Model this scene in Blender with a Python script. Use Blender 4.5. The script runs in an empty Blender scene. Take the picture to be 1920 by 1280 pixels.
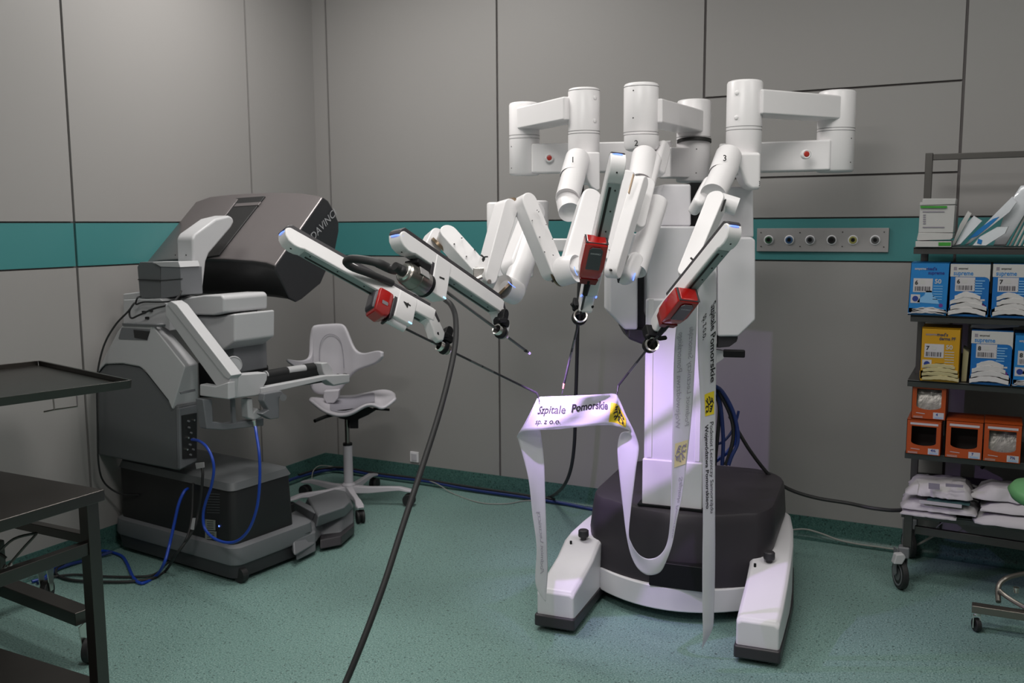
import bpy, bmesh, math, random
from mathutils import Vector, Matrix

random.seed(7)
SC = bpy.context.scene
COL = SC.collection
PI = math.pi

# ---------------------------------------------------------------- camera
CAM = Vector((3.883, -4.814, 1.596))
YAW, PITCH, ROLL, FPX = 0.4773, -0.1231, -0.0061, 1757.89
FW = Vector((-math.sin(YAW)*math.cos(PITCH), math.cos(YAW)*math.cos(PITCH), math.sin(PITCH)))
_r = Vector((math.cos(YAW), math.sin(YAW), 0)); _u = _r.cross(FW)
RT = _r*math.cos(ROLL) + _u*math.sin(ROLL)
UP = -_r*math.sin(ROLL) + _u*math.cos(ROLL)
cd = bpy.data.cameras.new('camera'); cam = bpy.data.objects.new('camera', cd); COL.objects.link(cam)
cd.sensor_width = 36.0; cd.lens = 36.0*FPX/1920.0
cd.clip_start = 0.05; cd.clip_end = 60
M = Matrix((RT, UP, -FW)).transposed().to_4x4(); M.translation = CAM
cam.matrix_world = M
cd.dof.use_dof = True; cd.dof.focus_distance = 3.35; cd.dof.aperture_fstop = 4.5
SC.camera = cam

# ---------------------------------------------------------------- world, exposure
w = bpy.data.worlds.new('world'); SC.world = w; w.use_nodes = True
w.node_tree.nodes['Background'].inputs[0].default_value = (0.75, 0.82, 0.85, 1)
w.node_tree.nodes['Background'].inputs[1].default_value = 0.02
SC.view_settings.view_transform = 'Standard'; SC.view_settings.look = 'None'
SC.view_settings.gamma = 1.0; SC.view_settings.use_curve_mapping = False
SC.view_settings.exposure = 0.0

# ---------------------------------------------------------------- ceiling and other area lamps
CEIL = 3.35
LAMPS = [  # x, y, size_x, size_y, watts
    (1.10, -1.30, 1.2, 0.6, 38.0),
    (3.30, -1.90, 1.2, 0.6, 10.0),
    (2.90, -3.30, 1.2, 0.6, 38.0),
    (4.70, -1.80, 1.2, 0.6, 14.0),
    (2.40, -5.40, 1.2, 0.6, 42.0),  # frontal fill lamp, added behind the camera to brighten camera-facing surfaces
]
for i, (x, y, sx, sy, pw) in enumerate(LAMPS):
    ld = bpy.data.lights.new('ceiling_lamp_light', 'AREA'); ld.shape = 'RECTANGLE'
    ld.size = sx*0.94; ld.size_y = sy*0.9; ld.energy = pw; ld.color = (1.0, 0.968, 0.93); ld.spread = math.radians(180)
    lo = bpy.data.objects.new('ceiling_lamp_light', ld); COL.objects.link(lo); lo.location = (x, y, CEIL-0.035)
# the little lamp in the endoscope's tip (violet-white)
SCOPE_TIP = CAM + (FW + RT*((993-960)/FPX) + UP*((640-662)/FPX))*3.36
sp = bpy.data.lights.new('endoscope_light', 'SPOT'); sp.energy = 24.0; sp.color = (0.66, 0.42, 1.0)
sp.spot_size = math.radians(104); sp.spot_blend = 0.9; sp.shadow_soft_size = 0.006
so = bpy.data.objects.new('endoscope_light', sp); COL.objects.link(so); so.location = SCOPE_TIP + Vector((0.014, 0.004, -0.012))
SCOPE_AIM = CAM + (FW + RT*((1165-960)/FPX) + UP*((640-850)/FPX))*3.75
so.rotation_euler = (SCOPE_AIM - so.location).to_track_quat('-Z', 'Y').to_euler()

# ---------------------------------------------------------------- geometry helpers
def at(px, py, d):
    """point seen at (px,py) at distance d along the camera axis"""
    return CAM + (FW + RT*((px-960)/FPX) + UP*((640-py)/FPX))*d
def on(px, py, p0, n):
    """point seen at (px,py) on the plane through p0 with normal n"""
    d = FW + RT*((px-960)/FPX) + UP*((640-py)/FPX); n = Vector(n)
    return CAM + d*((Vector(p0)-CAM).dot(n)/d.dot(n))
def onx(px, py, X): return on(px, py, (X, 0, 0), (1, 0, 0))
def ony(px, py, Y): return on(px, py, (0, Y, 0), (0, 1, 0))
def onz(px, py, Z): return on(px, py, (0, 0, Z), (0, 0, 1))
VR = Vector((math.cos(YAW), math.sin(YAW), 0))       # to the right
VT = Vector((math.sin(YAW), -math.cos(YAW), 0))      # towards the photographer
VZ = Vector((0, 0, 1))
def vd(a, b, c): return (VR*a + VZ*b + VT*c).normalized()

def join(*gs):
    V = []; F = []
    for v, f in gs:
        k = len(V); V += list(v); F += [tuple(i+k for i in q) for q in f]
    return V, F
def g_prism(pts, vec, inset=None):
    n = len(pts); vec = Vector(vec); P = [Vector(p) for p in pts]
    V = P + [p+vec for p in P]
    return V, [tuple(range(n)), tuple(range(2*n-1, n-1, -1))] + [(i, (i+1) % n, n+(i+1) % n, n+i) for i in range(n)]
def g_loft(A, B):
    n = len(A); V = [Vector(p) for p in A] + [Vector(p) for p in B]
    return V, [tuple(range(n)), tuple(range(2*n-1, n-1, -1))] + [(i, (i+1) % n, n+(i+1) % n, n+i) for i in range(n)]
def g_loftn(rings, closed=True, caps=True):
    V = []; F = []; n = len(rings[0])
    for r in rings: V += [Vector(p) for p in r]
    for k in range(len(rings)-1):
        for i in range(n if closed else n-1):
            j = (i+1) % n
            F.append((k*n+i, k*n+j, (k+1)*n+j, (k+1)*n+i))
    if caps: F += [tuple(range(n)), tuple(range((len(rings)-1)*n, len(rings)*n))]
    return V, F
def g_box(c, s, R=None):
    c = Vector(c); V = []
    for x in (-.5, .5):
        for y in (-.5, .5):
            for z in (-.5, .5):
                p = Vector((x*s[0], y*s[1], z*s[2]))
                if R is not None: p = R @ p
                V.append(c+p)
    return V, [(0, 1, 3, 2), (4, 6, 7, 5), (0, 4, 5, 1), (2, 3, 7, 6), (0, 2, 6, 4), (1, 5, 7, 3)]
def basis(ax):
    ax = Vector(ax).normalized(); t = Vector((0, 0, 1)) if abs(ax.z) < .9 else Vector((1, 0, 0))
    a = ax.cross(t).normalized(); return a, ax.cross(a).normalized(), ax
def ring(c, a, b, r, n=32, r2=None):
    r2 = r if r2 is None else r2
    return [Vector(c) + a*(r*math.cos(2*PI*i/n)) + b*(r2*math.sin(2*PI*i/n)) for i in range(n)]
def g_cyl(p, q, r, r2=None, n=32, rnd=0.0):
    p = Vector(p); q = Vector(q); r2 = r if r2 is None else r2
    a, b, ax = basis(q-p)
    if rnd > 0:
        R = []
        for k in range(4):
            t = k/3*PI/2; R.append(ring(p+ax*(rnd*(1-math.sin(t))), a, b, r-rnd*(1-math.cos(PI/2-t)) if False else r-rnd+rnd*math.sin(t), n))
        for k in range(4):
            t = (1-k/3)*PI/2; R.append(ring(q-ax*(rnd*(1-math.sin(t))), a, b, r2-rnd+rnd*math.sin(t), n))
        # the caps sit at the rounding's foot
        return g_loftn(R)
    return g_loftn([ring(p, a, b, r, n), ring(q, a, b, r2, n)])
def g_lathe(prof, o, axis=(0, 0, 1), n=32):
    o = Vector(o); a, b, ax = basis(axis)
    return g_loftn([ring(o+ax*h, a, b, max(r, 1e-4), n) for r, h in prof])
def g_ringpipe(c, axis, R, r, h, n=32):
    """a short open tube: outer R, inner r, height h"""
    a, b, ax = basis(axis); c = Vector(c)
    rs = [ring(c-ax*h/2, a, b, r, n), ring(c-ax*h/2, a, b, R, n), ring(c+ax*h/2, a, b, R, n), ring(c+ax*h/2, a, b, r, n), ring(c-ax*h/2, a, b, r, n)]
    return g_loftn(rs, caps=False)
def smooth(pts, k=8):
    P = [Vector(p) for p in pts]; out = []
    for i in range(len(P)-1):
        p0 = P[max(i-1, 0)]; p1 = P[i]; p2 = P[i+1]; p3 = P[min(i+2, len(P)-1)]
        for j in range(k):
            t = j/k
            out.append(0.5*((2*p1)+(p2-p0)*t+(2*p0-5*p1+4*p2-p3)*t*t+(3*p1-p0-3*p2+p3)*t**3))
    out.append(P[-1]); return out
def g_tube(pts, r, n=10, k=8, sm=True):
    P = smooth(pts, k) if sm else [Vector(p) for p in pts]
    R = []; T0 = (P[1]-P[0]).normalized(); a, b, _ = basis(T0)
    for i, p in enumerate(P):
        T = (P[min(i+1, len(P)-1)]-P[max(i-1, 0)]).normalized()
        a = (a - T*a.dot(T)).normalized(); b = T.cross(a)
        rr = r(i/(len(P)-1)) if callable(r) else r
        R.append(ring(p, a, b, rr, n))
    return g_loftn(R)
def g_bar(p, q, w, t, n, w2=None, seg=10, flat=(False, False)):
    """stadium-shaped link from p to q: width w across, thickness t along n, rounded ends"""
    p = Vector(p); q = Vector(q); ax = (q-p).normalized(); n = Vector(n); n = (n-ax*n.dot(ax)).normalized(); s = ax.cross(n)
    w2 = w if w2 is None else w2; pts = []
    if flat[0]: pts += [p+s*(-w/2), p+s*(w/2)][::-1]
    else:
        for i in range(seg+1):
            a = PI/2+PI*i/seg; pts.append(p + ax*(math.cos(a)*w/2) + s*(math.sin(a)*w/2))
    if flat[1]: pts += [q+s*(-w2/2), q+s*(w2/2)]
    else:
        for i in range(seg+1):
            a = -PI/2+PI*i/seg; pts.append(q + ax*(math.cos(a)*w2/2) + s*(math.sin(a)*w2/2))
    return g_prism([x-n*t/2 for x in pts], n*t)

# ---------------------------------------------------------------- object helpers
ROOTM = {}
def rootof(o):
    while o is not None and o.parent is not None: o = o.parent
    return o
def thing(name, label, cat, loc=(0, 0, 0), rotz=0.0, group=None):
    o = bpy.data.objects.new(name, None); COL.objects.link(o); o.empty_display_size = 0.05
    o.location = loc; o.rotation_euler = (0, 0, rotz)
    ROOTM[o] = Matrix.Translation(Vector(loc)) @ Matrix.Rotation(rotz, 4, 'Z')
    o['label'] = label; o['category'] = cat
    if group: o['group'] = group
    return o
def tag(o, label, cat, group=None):
    o['label'] = label; o['category'] = cat
    if group: o['group'] = group
    return o
def obj(name, g, mat, parent=None, bev=0.0, seg=2, ang=35, local=False, label=None, flat=False, mats=None, fm=None, solid=0.0, bang=30):
    """one mesh object from a (verts, faces) pair given in world coordinates (or in the thing's own when local)"""
    V, F = g
    me = bpy.data.meshes.new(name)
    r = rootof(parent)
    if r is not None and not local and r in ROOTM:
        Mi = ROOTM[r].inverted(); V = [Mi @ Vector(v) for v in V]
    me.from_pydata([tuple(v) for v in V], [], F)
    for m in (mats or [mat]): me.materials.append(m)
    if fm:
        for p, k in zip(me.polygons, fm): p.material_index = k
    bm = bmesh.new(); bm.from_mesh(me)
    bmesh.ops.recalc_face_normals(bm, faces=bm.faces); bm.to_mesh(me); bm.free()
    if not flat:
        me.shade_smooth(); me.set_sharp_from_angle(angle=math.radians(ang))
    o = bpy.data.objects.new(name, me); COL.objects.link(o); o.parent = parent
    if solid:
        s = o.modifiers.new('solid', 'SOLIDIFY'); s.thickness = solid; s.offset = 0
    if bev > 0:
        b = o.modifiers.new('bevel', 'BEVEL'); b.width = bev; b.segments = seg; b.limit_method = 'ANGLE'; b.angle_limit = math.radians(bang)
        b.harden_normals = True
    if label: o['label'] = label
    return o
def struct(name, g, mat, **k):
    o = obj(name, g, mat, **k); o['kind'] = 'structure'; return o
def cut(o, cutters):
    """carve the cutter volumes (world space) out of a freshly made object"""
    for g in cutters:
        c = obj('cutter', g, None, None, flat=True, mats=[])
        r = rootof(o); 
        if r in ROOTM: c.matrix_world = ROOTM[r].inverted()   # same space as the mesh data
        m = o.modifiers.new('b', 'BOOLEAN'); m.operation = 'DIFFERENCE'; m.object = c; m.solver = 'EXACT'
        par = o.parent; o.parent = None
        order = [x for x in o.modifiers if x.type == 'BEVEL']
        for x in order: x.show_viewport = False
        bpy.context.view_layer.update()
        dg = bpy.context.evaluated_depsgraph_get()
        me = bpy.data.meshes.new_from_object(o.evaluated_get(dg)); o.modifiers.remove(m)
        for x in order: x.show_viewport = True
        o.data = me; o.parent = par; bpy.data.objects.remove(c)
        me.shade_smooth(); me.set_sharp_from_angle(angle=math.radians(35))
    return o
def dup(root, loc=None, rotz=None, label=None, group=None, name=None):
    r = root.copy(); COL.objects.link(r)
    if loc is not None: r.location = loc
    if rotz is not None: r.rotation_euler = (0, 0, rotz)
    ROOTM[r] = Matrix.Translation(r.location) @ Matrix.Rotation(r.rotation_euler.z, 4, 'Z')
    if label: r['label'] = label
    if group: r['group'] = group
    for ch in list(root.children):
        c = ch.copy(); COL.objects.link(c); c.parent = r
        for gch in list(ch.children):
            d = gch.copy(); COL.objects.link(d); d.parent = c
    return r
def text_geo(s, size, bold=0.0, align='LEFT', depth=0.0, sx=1.0, space=1.0):
    cu = bpy.data.curves.new('t', 'FONT'); cu.body = s; cu.size = size; cu.align_x = align; cu.offset = bold
    cu.extrude = depth; cu.resolution_u = 3; cu.space_character = space
    o = bpy.data.objects.new('t', cu); COL.objects.link(o)
    bpy.context.view_layer.update()
    me = bpy.data.meshes.new_from_object(o.evaluated_get(bpy.context.evaluated_depsgraph_get()))
    V = [Vector((v.co.x*sx, v.co.y, v.co.z)) for v in me.vertices]; F = [tuple(p.vertices) for p in me.polygons]
    bpy.data.objects.remove(o); bpy.data.curves.remove(cu); bpy.data.meshes.remove(me)
    return V, F
def put(g, o, ex, ey, lift=0.0006):
    """place flat geometry (x,y) on a plane through o with axes ex, ey; lifted off along ex x ey"""
    o = Vector(o); ex = Vector(ex).normalized(); ey = Vector(ey).normalized(); n = ex.cross(ey).normalized()
    return [o+ex*v.x+ey*v.y+n*(lift+v.z) for v in g[0]], g[1]
def rect2(x0, y0, x1, y1, z=0): return [Vector((x0, y0, z)), Vector((x1, y0, z)), Vector((x1, y1, z)), Vector((x0, y1, z))], [(0, 1, 2, 3)]
def poly2(pts): return [Vector((x, y, 0)) for x, y in pts], [tuple(range(len(pts)))]

# ---------------------------------------------------------------- materials
def mat(name, col, rough=0.5, metal=0.0, spec=0.5, coat=0.0, var=0.04, scale=30, bump=0.0, bscale=200, emit=None, es=0.0, stretch=None, trans=0.0, sheen=0.0):
    m = bpy.data.materials.new(name); m.use_nodes = True; nt = m.node_tree; b = nt.nodes['Principled BSDF']
    col = tuple(col)
    tc = nt.nodes.new('ShaderNodeTexCoord'); mp = nt.nodes.new('ShaderNodeMapping'); nt.links.new(tc.outputs['Object'], mp.inputs[0])
    if stretch: mp.inputs['Scale'].default_value = stretch
    nz = nt.nodes.new('ShaderNodeTexNoise'); nz.inputs['Scale'].default_value = scale; nz.inputs['Detail'].default_value = 3
    nt.links.new(mp.outputs[0], nz.inputs['Vector'])
    mr = nt.nodes.new('ShaderNodeMapRange'); mr.inputs['To Min'].default_value = 1-var; mr.inputs['To Max'].default_value = 1+var
    nt.links.new(nz.outputs['Fac'], mr.inputs['Value'])
    vm = nt.nodes.new('ShaderNodeVectorMath'); vm.operation = 'SCALE'; vm.inputs[0].default_value = col
    nt.links.new(mr.outputs[0], vm.inputs['Scale']); nt.links.new(vm.outputs[0], b.inputs['Base Color'])
    b.inputs['Roughness'].default_value = rough; b.inputs['Metallic'].default_value = metal
    b.inputs['Specular IOR Level'].default_value = spec; b.inputs['Coat Weight'].default_value = coat
    b.inputs['Transmission Weight'].default_value = trans; b.inputs['Sheen Weight'].default_value = sheen
    if bump:
        n2 = nt.nodes.new('ShaderNodeTexNoise'); n2.inputs['Scale'].default_value = bscale; nt.links.new(mp.outputs[0], n2.inputs['Vector'])
        bp = nt.nodes.new('ShaderNodeBump'); bp.inputs['Strength'].default_value = bump; bp.inputs['Distance'].default_value = 0.002
        nt.links.new(n2.outputs['Fac'], bp.inputs['Height']); nt.links.new(bp.outputs[0], b.inputs['Normal'])
    if emit: b.inputs['Emission Color'].default_value = (*emit, 1); b.inputs['Emission Strength'].default_value = es
    return m
def floor_mat(name, base, dark, light):
    m = bpy.data.materials.new(name); m.use_nodes = True; nt = m.node_tree; b = nt.nodes['Principled BSDF']
    tc = nt.nodes.new('ShaderNodeTexCoord')
    def noise(s, d=2):
        n = nt.nodes.new('ShaderNodeTexNoise'); n.inputs['Scale'].default_value = s; n.inputs['Detail'].default_value = d
        nt.links.new(tc.outputs['Object'], n.inputs['Vector']); return n
    def ramp(src, pts):
        r = nt.nodes.new('ShaderNodeValToRGB'); el = r.color_ramp.elements
        el[0].position, el[0].color = pts[0][0], (*pts[0][1], 1); el[1].position, el[1].color = pts[1][0], (*pts[1][1], 1)
        for p, c in pts[2:]: e = el.new(p); e.color = (*c, 1)
        nt.links.new(src, r.inputs[0]); return r
    a = ramp(noise(170).outputs['Fac'], [(0.34, dark), (0.46, base), (0.58, base), (0.68, light)])
    k = ramp(noise(75, 1).outputs['Fac'], [(0.30, (0.45, 0.45, 0.45)), (0.36, (1, 1, 1))])
    l = ramp(noise(1.3, 3).outputs['Fac'], [(0.3, (0.92, 0.92, 0.92)), (0.7, (1.06, 1.06, 1.06))])
    def mul(x, y):
        q = nt.nodes.new('ShaderNodeMix'); q.data_type = 'RGBA'; q.blend_type = 'MULTIPLY'; q.inputs[0].default_value = 1
        nt.links.new(x, q.inputs[6]); nt.links.new(y, q.inputs[7]); return q.outputs[2]
    nt.links.new(mul(mul(a.outputs[0], k.outputs[0]), l.outputs[0]), b.inputs['Base Color'])
    b.inputs['Roughness'].default_value = 0.38; b.inputs['Specular IOR Level'].default_value = 0.35
    return m
WALLM = mat('wall_panel', (0.300, 0.290, 0.284), 0.45, spec=0.3, var=0.015, scale=2)
SEAMM = mat('wall_joint', (0.15, 0.135, 0.135), 0.7, var=0.05)
TEALM = mat('teal_band', (0.058, 0.225, 0.230), 0.33, spec=0.4, var=0.03, scale=3)
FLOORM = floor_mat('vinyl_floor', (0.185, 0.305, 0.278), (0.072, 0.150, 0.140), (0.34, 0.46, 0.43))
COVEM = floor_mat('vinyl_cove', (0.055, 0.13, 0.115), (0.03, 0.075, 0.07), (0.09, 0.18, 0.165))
CEILM = mat('ceiling_paint', (0.85, 0.85, 0.84), 0.8)
WHITE = mat('white_plastic', (0.82, 0.80, 0.81), 0.32, spec=0.45, var=0.01)
WHITE2 = mat('white_shell', (0.76, 0.745, 0.775), 0.40, spec=0.4, var=0.01)
SEAMG = mat('seam_gap', (0.12, 0.12, 0.12), 0.8)
DGREY = mat('charcoal_plastic', (0.040, 0.037, 0.042), 0.42, spec=0.4, var=0.03)
DGREY2 = mat('charcoal_cover', (0.040, 0.035, 0.042), 0.45, spec=0.35, var=0.03)
BLACK = mat('black_plastic', (0.008, 0.008, 0.009), 0.5, spec=0.22, var=0.05)
RUBBER = mat('black_rubber', (0.016, 0.016, 0.017), 0.6, var=0.05)
RAILG = mat('rail_shade_grey', (0.30, 0.35, 0.35), 0.45, var=0.02)  # grey-teal colour carries the shade on the rails' underlit groove face
RED = mat('red_gloss', (0.40, 0.009, 0.008), 0.16, spec=0.6, coat=0.6, var=0.03)
DRED = mat('dark_red', (0.16, 0.008, 0.008), 0.3, spec=0.5)
STEEL = mat('brushed_steel', (0.52, 0.50, 0.48), 0.30, metal=1.0, var=0.08, scale=60, stretch=(1, 30, 1), bump=0.05, bscale=300)
STEELD = mat('table_steel', (0.105, 0.098, 0.092), 0.34, metal=1.0, var=0.10, scale=8, bump=0.03)
CHROME = mat('chrome', (0.85, 0.82, 0.78), 0.26, metal=1.0, var=0.02)
CAMM = mat('camera_body_metal', (0.28, 0.26, 0.24), 0.28, metal=1.0, var=0.04)
BLUEL = mat('blue_indicator', (0.1, 0.2, 0.9), 0.4, emit=(0.12, 0.22, 1.0), es=2.2)
CYANL = mat('cyan_indicator', (0.2, 0.5, 0.9), 0.4, emit=(0.30, 0.60, 1.0), es=1.8)
GOLD = mat('joint_seal', (0.30, 0.22, 0.15), 0.35, metal=0.9)
INK = mat('black_ink', (0.012, 0.012, 0.012), 0.6)
GREYINK = mat('grey_ink', (0.22, 0.20, 0.24), 0.6)
REDB = mat('red_button', (0.45, 0.03, 0.02), 0.35)
CGREY = mat('console_light_grey', (0.50, 0.50, 0.515), 0.42, var=0.02)
CGREY2 = mat('console_mid_grey', (0.155, 0.16, 0.172), 0.45, var=0.02)
CDARK = mat('console_dark_grey', (0.11, 0.116, 0.122), 0.5, var=0.03)
CBLK = mat('console_black', (0.013, 0.013, 0.014), 0.5, var=0.03)
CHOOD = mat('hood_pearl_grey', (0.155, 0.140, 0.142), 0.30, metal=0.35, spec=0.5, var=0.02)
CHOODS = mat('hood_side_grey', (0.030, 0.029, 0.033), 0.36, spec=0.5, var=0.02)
BLUEC = mat('blue_cable', (0.010, 0.050, 0.36), 0.4)
NAVYC = mat('navy_cable', (0.012, 0.030, 0.15), 0.45)
STOOLW = mat('stool_white', (0.52, 0.50, 0.54), 0.45, var=0.01)
STOOLG = mat('stool_pad', (0.27, 0.26, 0.30), 0.8, bump=0.2)
# ================================================================ the room
RX, RY = 5.6, -6.6          # right wall, wall behind the photographer
CV = 0.1145                 # height of the vinyl cove
Z_T, Z_B, Z_U, Z_L = 1.6233, 1.4127, 2.2362, 1.8262   # band top, band bottom, upper and lower joints
def panels(name, along, a0, a1, seams, extra):
    """flat wall panels 12 mm proud of a dark backing, with 12 mm joints between them"""
    J = 0.0065; g = []; mi = []
    def q(u0, u1, z0, z1, m):
        if u1-u0 < 0.01: return
        if along == 'x': b = g_box(((u0+u1)/2, 0.011, (z0+z1)/2), (u1-u0, 0.022, z1-z0))
        else: b = g_box((-0.011, -(u0+u1)/2, (z0+z1)/2), (0.022, u1-u0, z1-z0))
        g.append(b); mi.extend([m]*6)
    edges = [a0] + seams + [a1]
    for i in range(len(edges)-1):
        u0 = edges[i] + (J if i else 0); u1 = edges[i+1] - (J if i < len(edges)-2 else 0)
        zs = [0, Z_B-0.004, Z_B+0.004, Z_T-0.004, Z_T+0.004, CEIL]
        ex = extra.get(i, [])
        q(u0, u1, 0, Z_B-0.004, 0); q(u0, u1, Z_B+0.004, Z_T-0.004, 1)
        z = Z_T+0.004
        for e in ex: q(u0, u1, z, e-0.005, 0); z = e+0.005
        q(u0, u1, z, CEIL, 0)
    if along == 'x': g.append(g_box(((a0+a1)/2, 0.060, CEIL/2), (a1-a0, 0.092, CEIL)))
    else: g.append(g_box((-0.060, -(a0+a1)/2, CEIL/2), (0.092, a1-a0, CEIL)))
    mi.extend([2]*6)
    return struct(name, join(*g), WALLM, mats=[WALLM, TEALM, SEAMM], fm=mi, flat=True)
panels('wall_back', 'x', 0.0, RX, [0.107, 1.309, 2.506, 3.705, 4.905], {3: [Z_L, Z_U], 4: [], 2: []})
panels('wall_left', 'y', 0.0, -RY, [0.595, 1.797, 2.999, 4.2, 5.4], {})
struct('wall_right', g_box((RX+0.05, RY/2, CEIL/2), (0.1, -RY, CEIL)), WALLM, flat=True)
struct('wall_front', g_box((RX/2, RY-0.05, CEIL/2), (RX+0.2, 0.1, CEIL)), WALLM, flat=True)
struct('floor', g_box((RX/2, RY/2, -0.05), (RX+0.2, -RY+0.2, 0.1)), FLOORM, flat=True)
struct('ceiling', g_box((RX/2, RY/2, CEIL+0.05), (RX+0.2, -RY+0.2, 0.1)), CEILM, flat=True)
def cove(name, p, q, n):
    p = Vector(p); q = Vector(q); n = Vector(n); R = 0.035
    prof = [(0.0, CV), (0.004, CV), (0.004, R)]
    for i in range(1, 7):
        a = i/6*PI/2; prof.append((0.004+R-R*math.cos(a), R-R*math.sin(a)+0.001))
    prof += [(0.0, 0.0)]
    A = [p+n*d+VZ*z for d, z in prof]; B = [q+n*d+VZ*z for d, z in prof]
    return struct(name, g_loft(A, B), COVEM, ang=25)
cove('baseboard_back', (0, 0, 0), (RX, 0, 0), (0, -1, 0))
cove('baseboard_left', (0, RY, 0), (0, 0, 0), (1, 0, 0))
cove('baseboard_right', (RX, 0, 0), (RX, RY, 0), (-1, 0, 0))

LPM = mat('lamp_diffuser', (0.9, 0.9, 0.88), 0.5, emit=(1, 0.95, 0.9), es=0.6)
PLACE = ['over the surgeon console and the room corner', 'over the space between robot and back wall', 'in the middle of the room above the robot arms', 'over the shelf rack on the right', 'added as frontal fill behind the photographer']
for (x, y, sx, sy, pw), where in zip(LAMPS, PLACE):
    t = thing('ceiling_light', 'white rectangular ceiling light panel ' + where, 'ceiling light', (x, y, CEIL), 0, 'ceiling light panels')
    obj('light_frame', join(g_box((0, -sy/2, -0.010), (sx+0.02, 0.02, 0.02)), g_box((0, sy/2, -0.010), (sx+0.02, 0.02, 0.02)),
        g_box((-sx/2, 0, -0.010), (0.02, sy-0.02, 0.02)), g_box((sx/2, 0, -0.010), (0.02, sy-0.02, 0.02))), WHITE, t, local=True)
    obj('diffuser', g_box((0, 0, -0.006), (sx-0.02, sy-0.02, 0.012)), LPM, t, local=True)

# gas outlet panel on the teal band, flush with the back wall
t = thing('gas_outlet_panel', 'grey wall panel with six round medical gas outlets on the teal band', 'wall panel', ony(1545, 450, 0))
PM = mat('outlet_plate', (0.36, 0.345, 0.345), 0.4, metal=0.3)
c = [ony(1420.5, 428, 0), ony(1668, 426, 0), ony(1666, 472, 0), ony(1420.5, 471, 0)]
x0, x1 = c[0].x, c[1].x; z1, z0 = c[0].z, c[3].z
zc = (z0+z1)/2
obj('plate', g_box(((x0+x1)/2, -0.006, zc), (x1-x0, 0.012, z1-z0)), PM, t, bev=0.002)
cols = [(0.05, 0.13, 0.07), (0.05, 0.12, 0.25), (0.13, 0.13, 0.14), (0.02, 0.02, 0.02), (0.36, 0.34, 0.10), (0.12, 0.12, 0.12)]
for k, px in enumerate([1441.5, 1480, 1519, 1559.5, 1599.5, 1641]):
    p = ony(px, 450, -0.012); p.z = zc
    s = obj('gas_outlet', g_lathe([(0.0235, 0), (0.0235, 0.004), (0.021, 0.006), (0.0185, 0.006), (0.0185, 0.003)], p, (0, -1, 0)), WHITE2, t)
    obj('collar', g_lathe([(0.018, 0), (0.018, 0.008), (0.0145, 0.010), (0.0125, 0.010), (0.0125, 0.004)], p, (0, -1, 0)), mat('outlet_collar', cols[k], 0.35), s)
    obj('socket', g_lathe([(0.0085, 0), (0.0085, 0.0075), (0.004, 0.0075), (0.003, 0.0045)], p, (0, -1, 0)), BLACK, s)
for px, py in ((1427, 436), (1427, 462), (1500, 436), (1500, 462), (1580, 435), (1579, 462), (1658, 435), (1657, 463)):
    p = ony(px, py, -0.012); obj('screw', g_cyl(p, p+Vector((0, -0.0015, 0)), 0.0032, n=12), STEELD, t)
# wall socket near the corner
p = ony(778, 856, 0); p.y = 0
t = thing('wall_socket', 'small square white wall socket low on the back wall', 'socket', p)
obj('cover_plate', g_box((p.x, -0.005, p.z), (0.062, 0.010, 0.066)), WHITE2, t, bev=0.003)
obj('rocker', g_box((p.x, -0.0115, p.z), (0.040, 0.004, 0.044)), STOOLW, t, bev=0.0015)
# ================================================================ the four-armed surgical robot's patient cart
BO = Vector((2.79, -1.56, 0)); BY = Vector((-0.1, 0.995, 0)); BX = Vector((0.995, 0.1, 0))
def bl(x, y, z): return BO + BX*x + BY*y + VZ*z
CART = thing('surgical_robot_cart', 'white four-armed surgical robot on a dark grey wheeled base, arms folded forward over the ribbon', 'surgical robot', bl(0, .6, 0))

# --- base
def foot(s):
    # cross-sections from the front end to the back: (y, inner x, outer x, low z, high z)
    S = [(0.0, .315, .462, .052, .158), (.012, .311, .466, .050, .172), (.10, .31, .468, .05, .188), (.26, .31, .468, .05, .222),
         (.36, .31, .468, .05, .262), (.44, .30, .466, .05, .272), (.60, .30, .458, .05, .276), (.80, .30, .44, .05, .278), (1.0, .28, .41, .05, .276), (1.10, .22, .36, .05, .27), (1.16, .16, .28, .06, .25)]
    R = []
    for y, a, b, z0, z1 in S:
        R.append([bl(s*a, y, z0), bl(s*b, y, z0), bl(s*b, y, z1-.012), bl(s*(b-.014), y, z1), bl(s*(a+.014), y, z1), bl(s*a, y, z1-.012)])
    f = obj('stabiliser_leg', g_loftn(R), WHITE2, CART, bev=.006, seg=3, ang=40)
    D = [(-.012, .308, .470, .020, .068), (.0, .305, .473, .018, .068), (.5, .305, .473, .02, .062), (.9, .29, .44, .02, .062), (1.12, .2, .33, .03, .062)]
    obj('bumper', g_loftn([[bl(s*a, y, z0), bl(s*b, y, z0), bl(s*b, y, z1), bl(s*a, y, z1)] for y, a, b, z0, z1 in D]), DGREY, f, bev=.008, seg=3)
    obj('foot_pad', g_box(bl(s*.388, .06, .012), (.085, .07, .020)), RUBBER, f, bev=.003)
    k = bl(s*.385, .365, .262)
    obj('knob', g_lathe([(.006, -.004), (.012, .0), (.012, .012), (.0215, .014), (.023, .020), (.022, .040), (.018, .044)], k, n=24), DGREY, f, ang=30)
    obj('screw', g_cyl(bl(s*.43 if s < 0 else .335, .33, .244), bl(s*.43 if s < 0 else .335, .33, .262), .005, n=12), BLACK, f)
    return f
foot(-1); foot(1)
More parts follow.
